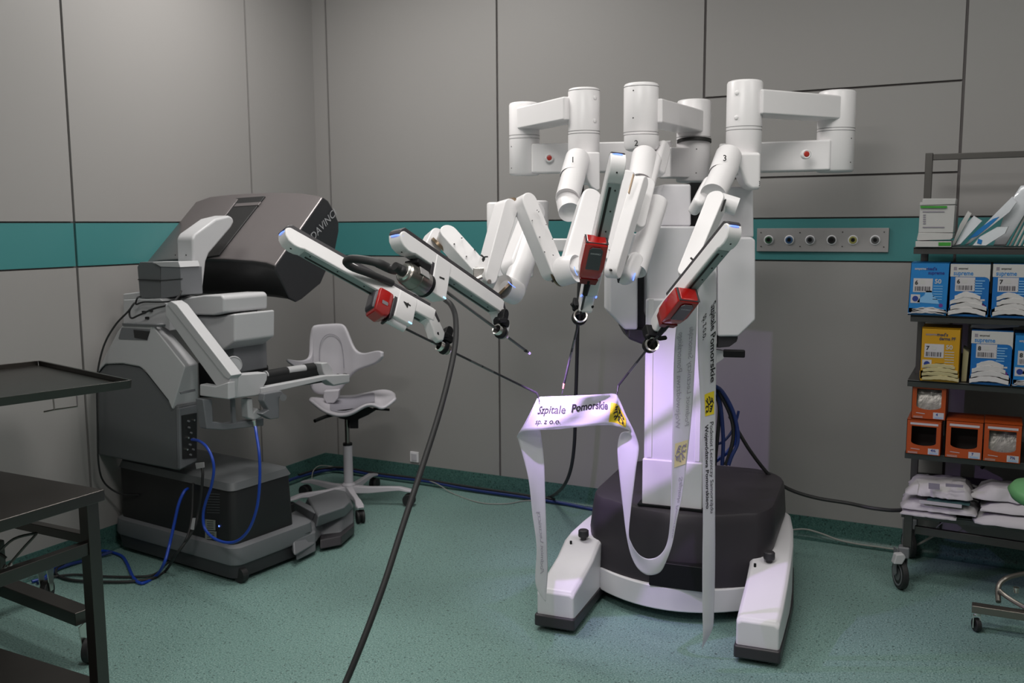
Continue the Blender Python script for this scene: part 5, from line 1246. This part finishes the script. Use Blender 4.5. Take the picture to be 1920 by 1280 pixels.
    if style == 'supreme':
        r = .02; hz_ = H-.052
        hp = [(0, H), (W, H), (W, hz_-r)] + [(W-r+r*math.cos(a), hz_-r+r*math.sin(a)) for a in (0, PI/6, PI/3, PI/2)] + [(0, hz_)]
        flat_('header', hp, hdr)
        txt('supreme', .012, hz_+.006, .026, BLU2, .0005, w=.50*W)
        txt('sempermed', .030, hz_+.030, .012, INK, .0002, w=.24*W); flat_('mark', ((.012, hz_+.026), (.024, hz_+.026), (.024, hz_+.040), (.012, hz_+.040)), GREYINK, .001)
        lx, lz = .02, H-.112
        for q in range(6): flat_('print_line', ((.62*W, H-.066-q*.0105), ((.88 if q % 3 == 0 else .82)*W, H-.066-q*.0105), ((.88 if q % 3 == 0 else .82)*W, H-.070-q*.0105), (.62*W, H-.070-q*.0105)), PALEB, .001)
        flat_('print_bar', ((.60*W, H-.150), (.90*W, H-.150), (.90*W, H-.143), (.60*W, H-.143)), LAB, .001)
        dot = (.86*W, H-.172)
    else:
        c1 = LAB if style == 'blue' else NAVY
        txt('sempermed', .016, H-.030, .015, LAB if style == 'blue' else GREYINK, .0003, w=.32*W); txt("med's", .40*W, H-.031, .018, NAVY if style == 'blue' else BARS, .0006)
        txt('supreme' if style == 'blue' else 'derma PF', .46*W, H-.048, .019, NAVY if style == 'blue' else BARS, .0006, w=.42*W)
        txt('50', .64*W, H-.086, .026, LAB if style == 'blue' else WCT, .0006)
        for q in range(6): flat_('print_line', ((.62*W, H-.096-q*.011), (.86*W, H-.096-q*.011), (.86*W, H-.099-q*.011), (.62*W, H-.099-q*.011)), PALEB if style == 'blue' else WCT, .001)
        lx, lz = .014, H-.124
        cx_, cz_ = .17*W, H-.152
        flat_('round_mark', ((cx_-.018, cz_-.018), (cx_+.018, cz_-.018), (cx_+.018, cz_+.018), (cx_-.018, cz_+.018)), LAB, .001)
        flat_('round_mark', [(cx_+.012*math.cos(a*PI/8), cz_+.012*math.sin(a*PI/8)) for a in range(16)], NAVY, .0016)
        dot = (.84*W, H-.178)
    lw, lh = .50*W, .058
    flat_('size_label', ((lx, lz), (lx+lw, lz), (lx+lw, lz+lh), (lx, lz+lh)), LAB, .001)
    txt(num_, lx+.006, lz+.032, .024, INK, .0008, .0018)
    bx = lx+.006; rnd = random.Random(seed)
    while bx < lx+lw-.010:
        bw = rnd.choice((.0015, .003, .0045)); flat_('bar', ((bx, lz+.005), (bx+bw, lz+.005), (bx+bw, lz+.024), (bx, lz+.024)), BARS, .0016); bx += bw+rnd.choice((.002, .003))
    flat_('print_line', ((lx+.35*lw, lz+.034), (lx+.62*lw, lz+.034), (lx+.62*lw, lz+.050), (lx+.35*lw, lz+.050)), WCT, .0016)
    flat_('colour_dot', [(dot[0]+.008*math.cos(a*PI/8), dot[1]+.008*math.sin(a*PI/8)) for a in range(16)], dotm, .001)
    if gm is not None:
        zt_ = max(p[1] for p in op)
        glove_pile(F_, .004, W-.004, .006, zt_*(.92 if style != 'blue' else 1.0), style == 'supreme', gm, t, seed)
    if style == 'blue':   # printed glove picture
        flat_('glove_picture', [(.22*W, .055), (.80*W, .050), (.74*W, .070), (.62*W, .085), (.58*W, .105), (.44*W, .105), (.40*W, .085), (.28*W, .072)], PALEB, .001)
    return t
Z2, Z3, Z4 = SZ[2], SZ[3], SZ[4]
G1 = 'glove cartons on the rack'
carton('glove_carton', 'all-blue glove carton marked 50, first on the second shelf from the top', [(1702, 588), (1776, 590), (1780, 491), (1709, 489)], base=BLU2, style='blue', num_='6', group=G1, gm=GLOVEW, z0=Z2, seed=3, tilt=-.02)
carton('glove_carton', 'blue carton with white header, black opening and white gloves, middle of the second shelf', [(1778, 590), (1852, 592), (1857, 493), (1782, 491)], num_='6', group=G1, gm=GLOVEW, z0=Z2, seed=4)
carton('glove_carton', 'blue carton with white header marked 7, at the picture edge on the second shelf', [(1857, 592), (1935, 594), (1940, 492), (1861, 491)], num_='7', group=G1, gm=GLOVEW, z0=Z2, seed=5)
carton('glove_carton', 'yellow glove carton marked 7 with cream gloves, left end of the third shelf', [(1724, 712), (1797, 716), (1801, 615), (1728, 613)], base=YCT, style='yellow', num_='7', group=G1, gm=GLOVEY, z0=Z3, seed=6, dotm=REDD)
carton('glove_carton', 'blue carton with white header marked 8, spilling gloves beside the yellow carton', [(1817, 716), (1895, 720), (1899, 618), (1821, 616)], num_='8', group=G1, gm=GLOVEW, z0=Z3, seed=7)
carton('glove_carton', 'all-blue glove carton marked 8 at the picture edge on the third shelf', [(1898, 720), (1972, 724), (1976, 624), (1901, 622)], base=BLU2, style='blue', num_='8', group=G1, gm=GLOVEW, z0=Z3, seed=8)
G2 = 'orange sterile glove cartons on the rack'
ob = carton('orange_carton', 'orange carton marked 4\u00bd with a dark opening, bottom left of the orange cartons', [(1698, 850), (1763, 852), (1765, 788), (1700, 785)], base=ORG, style='orange', num_='4\u00bd', group=G2, z0=Z4, Y=-.50)
carton('orange_carton', 'orange carton marked 7 with an empty black opening, middle of the bottom row', [(1771, 853), (1841, 855), (1843, 786), (1773, 783)], base=ORG, style='orange', num_='7', group=G2, z0=Z4, Y=-.50)
carton('orange_carton', 'orange carton marked 7\u00bd with grey packs, right end of the bottom row', [(1842, 860), (1914, 862), (1916, 791), (1845, 788)], base=ORG, style='orange', num_='7\u00bd', group=G2, z0=Z4, Y=-.50, gm=FOIL)
zt1 = ony(1765, 788, -.50).z
hh = max(ob.location.z, 0)
top_ = Z4+((ony(1698, 785, -.5).z-ony(1698, 850, -.5).z)+(ony(1765, 788, -.5).z-ony(1763, 852, -.5).z))/2+.003
carton('orange_carton', 'orange carton marked 4 showing silver foil packs, stacked on another orange carton', [(1708, 786), (1772, 788), (1776, 720), (1711, 716)], base=ORG, style='orange', num_='4', group=G2, z0=top_, Y=-.485, gm=FOIL)

# cream packet standing between the yellow and the blue carton
p0 = [ony(x, y, -.46) for x, y in ((1802, 714), (1812, 714), (1817, 660), (1806, 652))]
dz = Z3-min(p.z for p in p0)
tag(obj('glove_packet', g_prism([p+VZ*dz for p in p0], Vector((0, .14, 0))), GLOVEY, None, bev=.002), 'cream paper packet standing between the yellow and the blue glove carton', 'packet')
p0 = [ony(x, y, -.44) for x, y in ((1819, 614), (1850, 617), (1910, 613), (1914, 609), (1870, 606), (1822, 608))]
pk = obj('glove_packet', g_prism(p0, Vector((0, .20, 0))), WCT, None, bev=.002)
tag(pk, 'white and blue packet lying flat on the blue carton marked 8', 'packet')

# white carton with a green stripe and its lid, on the top shelf
Z1 = SZ[1]
t = thing('bandage_carton', 'white carton with a green stripe standing on the left end of the top shelf', 'box', ony(1757, 462, -.45))
def wf(x, y, k=0.0, Y=-.50):
    p = ony(x, y, Y); return Vector((p.x, Y-k, p.z))
bd_ = obj('carton', g_prism([wf(x, y) for x, y in ((1722, 436), (1787, 436), (1791, 384), (1725, 384))], Vector((0, .18, 0))), WCT, t, bev=.002)
obj('lid_flap', g_prism([wf(x, y, .004) for x, y in ((1724, 385), (1791, 383), (1793, 372), (1730, 372), (1729, 379), (1725, 379))], Vector((0, .16, 0))), WCT, t, bev=.002)
obj('carton_base', g_prism([wf(x, y, .004) for x, y in ((1719, 449), (1722, 436), (1787, 437), (1786, 446), (1782, 449), (1721, 451))], Vector((0, .18, 0))), WCT, t, bev=.002)
obj('green_stripe', g_prism([wf(x, y, .006) for x, y in ((1726, 386), (1776, 386), (1776, 390), (1726, 390))], Vector((0, -.001, 0))), GRN, bd_)
for yy in (396, 425): obj('print_line', g_prism([wf(x, y, .001) for x, y in ((1730, yy), (1771, yy), (1771, yy+2), (1730, yy+2))], Vector((0, -.001, 0))), GREYINK, bd_)
for k in range(5): obj('print_line', g_prism([wf(x, y, .001) for x, y in ((1731, 402+k*4), (1736, 402+k*4), (1736, 404+k*4), (1731, 404+k*4))], Vector((0, -.001, 0))), GREYINK, bd_)
t = thing('flat_carton', 'flat white carton with a green patch under the bandage carton, top shelf', 'box', wf(1750, 462))
z_ = SZ[1]+.0005
fb = obj('carton', g_prism([Vector((wf(1717, 452).x, -.515, wf(1717, 452).z)), Vector((wf(1717, 460).x, -.515, z_)), Vector((wf(1784, 460).x, -.515, z_)), Vector((wf(1784, 452).x, -.515, wf(1784, 452).z))], Vector((0, .2, 0))), WCT, t, bev=.002)
obj('green_patch', g_prism([wf(x, y, .016) for x, y in ((1760, 454), (1783, 454), (1783, 460.5), (1760, 460.5))], Vector((0, -.001, 0))), GRN, fb)

# leaning packets and pouches on the top shelf
def pouch(label, pts, m, Y=-.47, th=.012, name='sterile_pouch', group='pouches on the top shelf', inner=None):
    P = [ony(x, y, Y) for x, y in pts]; dz = Z1-min(p.z for p in P)
    c_ = sum(P, Vector())/len(P)
    t = thing(name, label, 'pouch', c_, 0, group)
    ring_ = [[c_+(p-c_)*s+Vector((0, k, dz*0+0)) for p in P] for s, k in ((.93, -th), (1, -th*.2), (1, th*.2), (.93, th))]
    o = obj('wrapper', g_loftn(ring_), m, t, ang=60)
    if inner:
        Q = [ony(x, y, Y-th-.003) for x, y in inner[0]]
        obj('contents', g_prism(Q, Vector((0, .003, 0))), inner[1], t, bev=.001)
    return t
CLR = mat('clear_wrapper', (0.66, 0.68, 0.72), 0.14, spec=0.8, coat=0.5, bump=.6, bscale=30)
pouch('narrow grey cardboard strip leaning nearest the bandage carton', [(1784, 461), (1789, 460), (1822, 400), (1815, 395), (1800, 420)], WCT, -.48, .006)
pouch('white shiny folded pouch leaning right of the narrow strip', [(1790, 461), (1800, 459), (1842, 414), (1826, 404), (1812, 418)], CLR, -.46, .010)
pouch('long clear pouch with a blue strip leaning behind the rolled one', [(1808, 460), (1816, 458), (1895, 396), (1908, 378), (1898, 368), (1868, 398), (1835, 432)], CLR, -.44, .010, inner=([(1813, 449), (1833, 442), (1862, 418), (1874, 406), (1862, 410), (1834, 430)], BLU2))
pouch('rolled pouch lying low with a blue band at its end', [(1822, 461), (1848, 461), (1886, 437), (1892, 424), (1870, 425), (1836, 444)], CLR, -.49, .020, inner=([(1832, 456), (1840, 458), (1842, 450), (1834, 447)], BLU2))
pouch('tall clear pouch with faint green print at the picture edge', [(1862, 461), (1884, 461), (1935, 380), (1935, 346), (1914, 348), (1890, 384)], CLR, -.40, .008)
CRD = mat('card_stack', (0.50, 0.48, 0.45), 0.6)
for k in range(6):
    P = [ony(x, y, -.40-.012*k+.03) for x, y in ((1882+k*9, 461), (1886+k*9, 461), (1928+k*8, 384), (1924+k*8, 382))]
    o = obj('card_sleeve', g_prism(P, Vector((0, .11, 0))), CRD, None, bev=.0006)
    tag(o, ['leftmost', 'second from the left', 'third from the left', 'fourth from the left', 'fifth from the left', 'rightmost'][k] + ' of the thin grey card sleeves leaning on the top shelf', 'card', 'leaning card sleeves')

# wrapped sterile packs on the lowest shelf
Z5 = SZ[5]
WRAP = mat('wrap_paper', (0.46, 0.44, 0.455), 0.62, bump=.5, bscale=35, var=.05)
TEALP = mat('teal_wrap', (0.035, 0.085, 0.085), 0.55)
def pack(name, label, x0, x1, y0, y1, z0, h, m, seed, crump=.012, edge=.02, group='wrapped packs on the lowest shelf'):
    """soft crumpled flat pack"""
    rnd = random.Random(seed); nx, ny = 16, 9; rows = []
    def nzz(i, j): return rnd.uniform(-1, 1)
    top = {}; 
    t = thing(name, label, 'pack', ((x0+x1)/2, (y0+y1)/2, z0), 0, group)
    V = []; F = []
    for j in range(ny):
        for i in range(nx):
            u, v = i/(nx-1), j/(ny-1); e = min(u, 1-u, v, 1-v)
            jx = rnd.uniform(-1, 1)*crump*.7; jy = rnd.uniform(-1, 1)*crump*.6
            z = z0+h*min(1, (e*7)**.6 if e > 0 else 0)*(.86+.14*math.sin(3*u+seed))+rnd.uniform(0, 1)*crump*.5+.004
            V.append(Vector((x0+(x1-x0)*u+jx, y0+(y1-y0)*v+jy, z)))
    n_ = nx*ny
    for j in range(ny-1):
        for i in range(nx-1): a = j*nx+i; F.append((a, a+1, a+nx+1, a+nx))
    bnd = [(i, 0) for i in range(nx)]+[(nx-1, j) for j in range(1, ny)]+[(i, ny-1) for i in range(nx-2, -1, -1)]+[(0, j) for j in range(ny-2, 0, -1)]
    ids = [j*nx+i for i, j in bnd]; b0_ = len(V)
    for q in ids: V.append(Vector((V[q].x, V[q].y, z0)))
    m_ = len(ids)
    for k in range(m_): F.append((ids[k], ids[(k+1) % m_], b0_+(k+1) % m_, b0_+k))
    F.append(tuple(range(b0_, b0_+m_)))
    o = obj('wrapper', (V, F), m, t, ang=50)
    return t
xa = ony(1690, 955, -.53).x; xb_ = ony(1818, 955, -.53).x
pack('wrapped_pack', 'grey-edged flat pack at the very bottom of the left pile, lowest shelf', xa, xb_-.05, -.555, -.31, Z5+.0005, .014, WRAP, 1, .006)
pack('wrapped_pack', 'wide white crumpled pack, middle of the left pile on the lowest shelf', xa-.005, xb_+.03, -.545, -.31, Z5+.024, .034, WRAP, 2, .010)
t = pack('wrapped_pack', 'dark teal flat pack with a white strip sandwiched in the left pile', xa+.10, xb_, -.54, -.31, Z5+.068, .012, TEALP, 3, .003)
obj('white_strip', g_box(((xa+.06+xb_-.02)/2, -.548, Z5+.064), (xb_-xa-.10, .012, .012)), LAB, t)
t = pack('wrapped_pack', 'top pack of the left pile, transparent wrapper with printed labels', xa+.02, xb_, -.54, -.31, Z5+.088, .055, WRAP, 4, .016)
obj('printed_label', g_prism([ony(x, y, -.556)+Vector((0, 0, 0)) for x, y in ((1741, 905), (1762, 907), (1762, 918), (1741, 916))], Vector((0, .002, 0))), GREYINK, t)
obj('printed_label', g_prism([ony(x, y, -.556) for x, y in ((1773, 906), (1806, 909), (1806, 914), (1773, 912))], Vector((0, .002, 0))), GREYINK, t)
xc_ = ony(1824, 955, -.53).x; xd_ = XR
pack('wrapped_pack', 'white fan-shaped pack at the foot of the right pile on the lowest shelf', xc_+.005, xd_, -.555, -.31, Z5+.0005, .035, WRAP, 6, .012)
pack('wrapped_pack', 'pale grey pack in the middle of the right pile beside the green cushion', xc_+.03, xd_, -.53, -.31, Z5+.05, .03, WRAP, 7, .010)
pack('wrapped_pack', 'curled grey pouch on top of the right pile, lowest shelf', xc_, xd_-.1, -.50, -.31, Z5+.092, .045, WRAP, 8, .020)

# ================================================================ small steel stand with a green cushion, lower right corner
SB = onz(1822, 1166, 0)
GST = mat('stand_steel', (0.26, 0.24, 0.21), 0.35, metal=.9, var=.05)
GT = thing('wheeled_stand', 'low steel stand on small swivel casters, cut off at the lower right corner', 'stand', (SB.x+.3, SB.y, 0))
zb = .095
a0 = onz(1822, 1138, zb); a1 = a0+(onz(1920, 1153, zb)-a0)*4
obj('base_bar', tube_sq(a0, a1, .045, .030), GST, GT, bev=.003)
ad = (a1-a0).normalized(); ap_ = Vector((-ad.y, ad.x, 0))
loop = [onz(1872, 1128, .12), onz(1872, 1100, .16), onz(1885, 1085, .19), onz(1915, 1076, .20), onz(1960, 1070, .20)]
obj('bent_tube', g_tube(loop, .010, n=10), GST, GT)
obj('bent_tube', g_tube([onz(1873, 1106, .16), onz(1890, 1120, .14), onz(1925, 1140, .12), onz(1980, 1165, .11)], .009, n=10), GST, GT)
obj('column', g_cyl(a0+ad*.42+VZ*.0, a0+ad*.42+VZ*.60, .020, n=20), GST, GT)
for q in (a0+ad*.02, a0+ad*.78):
    c = Vector((q.x, q.y, .027)); o = obj('caster', g_cyl(c-VR*.010, c+VR*.010, .027, n=20), RUBBER, GT, bev=.003)
    obj('caster_yoke', join(g_box(c+VZ*.018+VR*.0135, (.004, .030, .05)), g_box(c+VZ*.018-VR*.0135, (.004, .030, .05)), g_cyl(c+VZ*.040, c+VZ*.056, .015, n=16)), CHROME, o)
    obj('brake_tab', g_bar(c+VZ*.05+VR*.01, c+VZ*.05+VR*.035, .018, .005, VZ), CHROME, o)
obj('hinge_pin', g_cyl(onz(1905, 1110, .15), onz(1905, 1110, .15)+VZ*.02, .012, n=14), CHROME, GT)
GREENC = mat('green_cushion', (0.10, 0.27, 0.11), 0.42, var=.03)
gc = at(1960, 929, 3.25)
cu = obj('cushion', g_lathe([(.001, -.035), (.06, -.033), (.105, -.022), (.118, 0), (.105, .022), (.06, .033), (.001, .035)], gc, (0.12, -.1, 1), n=36), GREENC, GT, ang=80)
obj('cushion_post', g_cyl(Vector((gc.x, gc.y, .10)), gc-VZ*.03, .016, n=16), GST, GT)
obj('post_link', tube_sq(a0+ad*.42+VZ*.05, Vector((gc.x, gc.y, a0.z+.05)), .03, .03), GST, GT)
# ================================================================ cables on the floor and the walls
def cable(label, pts, r, m, name='cable', n=10, cat='cable', group=None):
    o = obj(name, g_tube(pts, r, n=n, k=8), m, None)
    return tag(o, label, cat, group)
z = .010
_onz = onz
def onz(x, y, z_):
    """on the floor, or resting on the cove where the wall is reached"""
    p = _onz(x, y, z_); m_ = .048
    if p.y > -m_: p = ony(x, y, -m_); p.z = max(p.z, z_)
    if p.x < m_: p = onx(x, y, m_); p.z = max(p.z, z_); p.y = min(p.y, -m_)
    return p
GCAB = mat('grey_cable', (0.30, 0.30, 0.28), 0.5)
# blue pair running along the cove of the back wall
cable('blue cable running along the foot of the walls from the console to the robot', [onz(300, 940, z), onz(420, 925, z), onz(520, 910, z), onz(548, 898, z), onz(590, 886, z), onz(625, 880, z), onz(650, 881, z), onz(690, 888, z), onz(740, 895, z), onz(800, 902, z), onz(880, 917, z), onz(1000, 934, z), onz(1060, 944, z), onz(1116, 955, z), onz(1180, 960, z), onz(1240, 955, z)], .0095, NAVYC)
cable('dark twin cable lying against the wall behind the blue one', [onz(560, 890, .012), onz(600, 879, .012), onz(640, 876, .012), onz(700, 886, .012), onz(780, 896, .012), onz(860, 909, .012), onz(940, 921, .012), onz(1040, 936, .012)], .007, RUBBER)
cable('thin pale wire curling up by the stool and along the blue cable', [onz(586, 905, .01), onz(585, 892, .03), onz(589, 880, .05), onz(600, 873, .05), onz(620, 874, .02), onz(640, 877, .021), onz(700, 889, .006), onz(800, 900, .005), onz(850, 925, .005), onz(900, 942, .005), onz(950, 944, .005), onz(1000, 938, .005), onz(1100, 950, .005)], .003, GCAB)
# black cable hanging behind the ribbon, from the robot down to the floor
cable('black cable hanging down behind the ribbon in front of the back wall', [at(1092, 322, 4.36), at(1090, 420, 4.30), at(1085, 560, 4.27), at(1083, 620, 4.3), at(1081, 700, 4.35), at(1079, 760, 4.4), at(1077, 830, 4.5), at(1070, 880, 4.6), at(1056, 912, 4.75), onz(1035, 930, .010), onz(1015, 934, .010), onz(990, 932, .010)], .0085, RUBBER)
# black cable from the robot to the right, and the coil on the robot's back
HX = [at(1368, 780, 4.35), at(1385, 810, 4.33), at(1410, 850, 4.32), at(1445, 893, 4.34), at(1480, 917, 4.36), at(1530, 933, 4.34), at(1590, 943, 4.28), at(1640, 953, 4.2), at(1690, 956, 4.18), at(1760, 945, 4.2)]
cable('black cable hanging slack from the robot to the shelf rack', HX, .0085, RUBBER)
CB = [[(1343, 725), (1355, 735), (1372, 765), (1382, 800), (1383, 830), (1372, 855), (1366, 872)], [(1343, 728), (1352, 742), (1370, 780), (1375, 815), (1368, 850), (1360, 872)], [(1343, 735), (1350, 755), (1354, 790), (1356, 830), (1354, 872)],
      [(1343, 745), (1349, 765), (1347, 800), (1343, 840), (1340, 872)], [(1340, 832), (1355, 828), (1370, 812), (1380, 790), (1385, 770)], [(1343, 730), (1360, 750), (1378, 790), (1380, 820), (1366, 845), (1350, 858), (1340, 866)]]
t = thing('cable_coil', 'loops of blue and black cable hanging behind the robot column', 'cable', at(1343, 740, 4.05))
for k, P in enumerate(CB):
    obj('loop', g_tube([at(1325, P[0][1]-6, 4.02+k*.008)]+[at(x, y, 4.05+k*.012) for x, y in P], .0085 if k != 4 else .006, n=8), NAVYC if k in (0, 2, 4) else (BLUEC if k == 5 else RUBBER), t)
cable('thin grey wire lying on the floor right of the robot base', [onz(1485, 993, .006), onz(1510, 992, .006), onz(1540, 1000, .006), onz(1580, 1014, .006), onz(1640, 1024, .006), onz(1700, 1028, .006), onz(1760, 1000, .006)], .0045, GCAB)
cable('thin white wire hanging under the rack beside its left leg', [onz(1716, 1022, .008), onz(1745, 1005, .008), ony(1760, 985, -.10), ony(1790, 965, -.10), ony(1800, 958, -.12)], .0025, GCAB)
cable('black cable end crossing behind the cartons above the lowest shelf', [ony(1840, 878, -.05), ony(1850, 866, -.05), ony(1858, 858, -.05), ony(1870, 852, -.05)], .007, RUBBER)
# bright blue leads of the console
def kbp(x, y, k): return kb(x, y, k)
cable('bright blue lead looping from the armrest clamp down and back to the console', [kb(360, 824, -.065), kb(372, 826, -.09), kb(386, 836, -.12), kb(397, 856, -.13), kb(401, 880, -.13), kb(396, 912, -.12), kb(386, 940, -.11), kb(381, 965, -.10), kb(384, 990, -.10), kb(400, 1008, -.11), kb(425, 1017, -.12), kb(448, 1012, -.12), kb(468, 990, -.12), kb(482, 950, -.12), kb(487, 900, -.12), kb(486, 850, -.11), kb(481, 815, -.08), kb(479, 800, -.06)], .0062, BLUEC)
cable('bright blue lead dropping from the console and snaking over the floor', [kb(352, 916, .01), kb(345, 922, -.03), kb(335, 945, -.06), kb(327, 980, -.08), kb(318, 1020, -.11), kb(308, 1055, -.16), onz(292, 1080, z), onz(266, 1093, z), onz(250, 1082, z), onz(238, 1056, z), onz(228, 1042, z), onz(205, 1034, z), onz(185, 1033, z), onz(150, 1042, z), onz(120, 1052, z), onz(95, 1068, z), onz(85, 1082, z), onz(60, 1090, z)], .0070, BLUEC)
cable('second dark blue cable on the floor behind the left table', [onz(210, 1034, .022), onz(160, 1050, .010), onz(130, 1058, .010), onz(105, 1068, .010), onz(88, 1084, .010), onz(70, 1092, .010)], .008, NAVYC)
cable('black power cable dropping from the console with a white tag, looped on the floor', [kb(374, 872, .0), kb(380, 884, -.02), kb(377, 930, -.03), kb(372, 960, -.03), kb(366, 985, -.05), kb(352, 1010, -.08), kb(330, 1040, -.12), onz(310, 1070, z), onz(285, 1084, z), onz(240, 1090, z), onz(180, 1090, z), onz(135, 1087, z), onz(108, 1078, z), onz(106, 1065, z), onz(120, 1055, z)], .0065, RUBBER)
cable('thinner black cable beside the power cable, looped below the console', [kb(362, 905, .01), kb(360, 960, -.02), kb(356, 990, -.05), kb(345, 1018, -.09), onz(318, 1052, z), onz(290, 1076, z), onz(250, 1081, z), onz(190, 1080, z), onz(140, 1077, z), onz(100, 1081, z), onz(76, 1087, z)], .0055, RUBBER)
for (x, y, dx, dy, lab) in ((374, 874, 8, 2, 'upper'), (364, 983, 2, 9, 'lower')):
    k_ = -.03 if y < 900 else -.075
    P = [kb(x-8 if dx > 4 else x-3, y-6 if dx > 4 else y-12, k_), kb(x+8 if dx > 4 else x+2, y-8 if dx > 4 else y-12, k_), kb(x+9 if dx > 4 else x-1, y+2 if dx > 4 else y+10, k_), kb(x-6 if dx > 4 else x-7, y+5 if dx > 4 else y+9, k_)]
    tag(obj('cable_tag', g_prism(P, KY*.002), LAB, None), 'white paper tag on the %s part of the console cable bundle' % lab, 'tag', 'cable tags')

onz = _onz
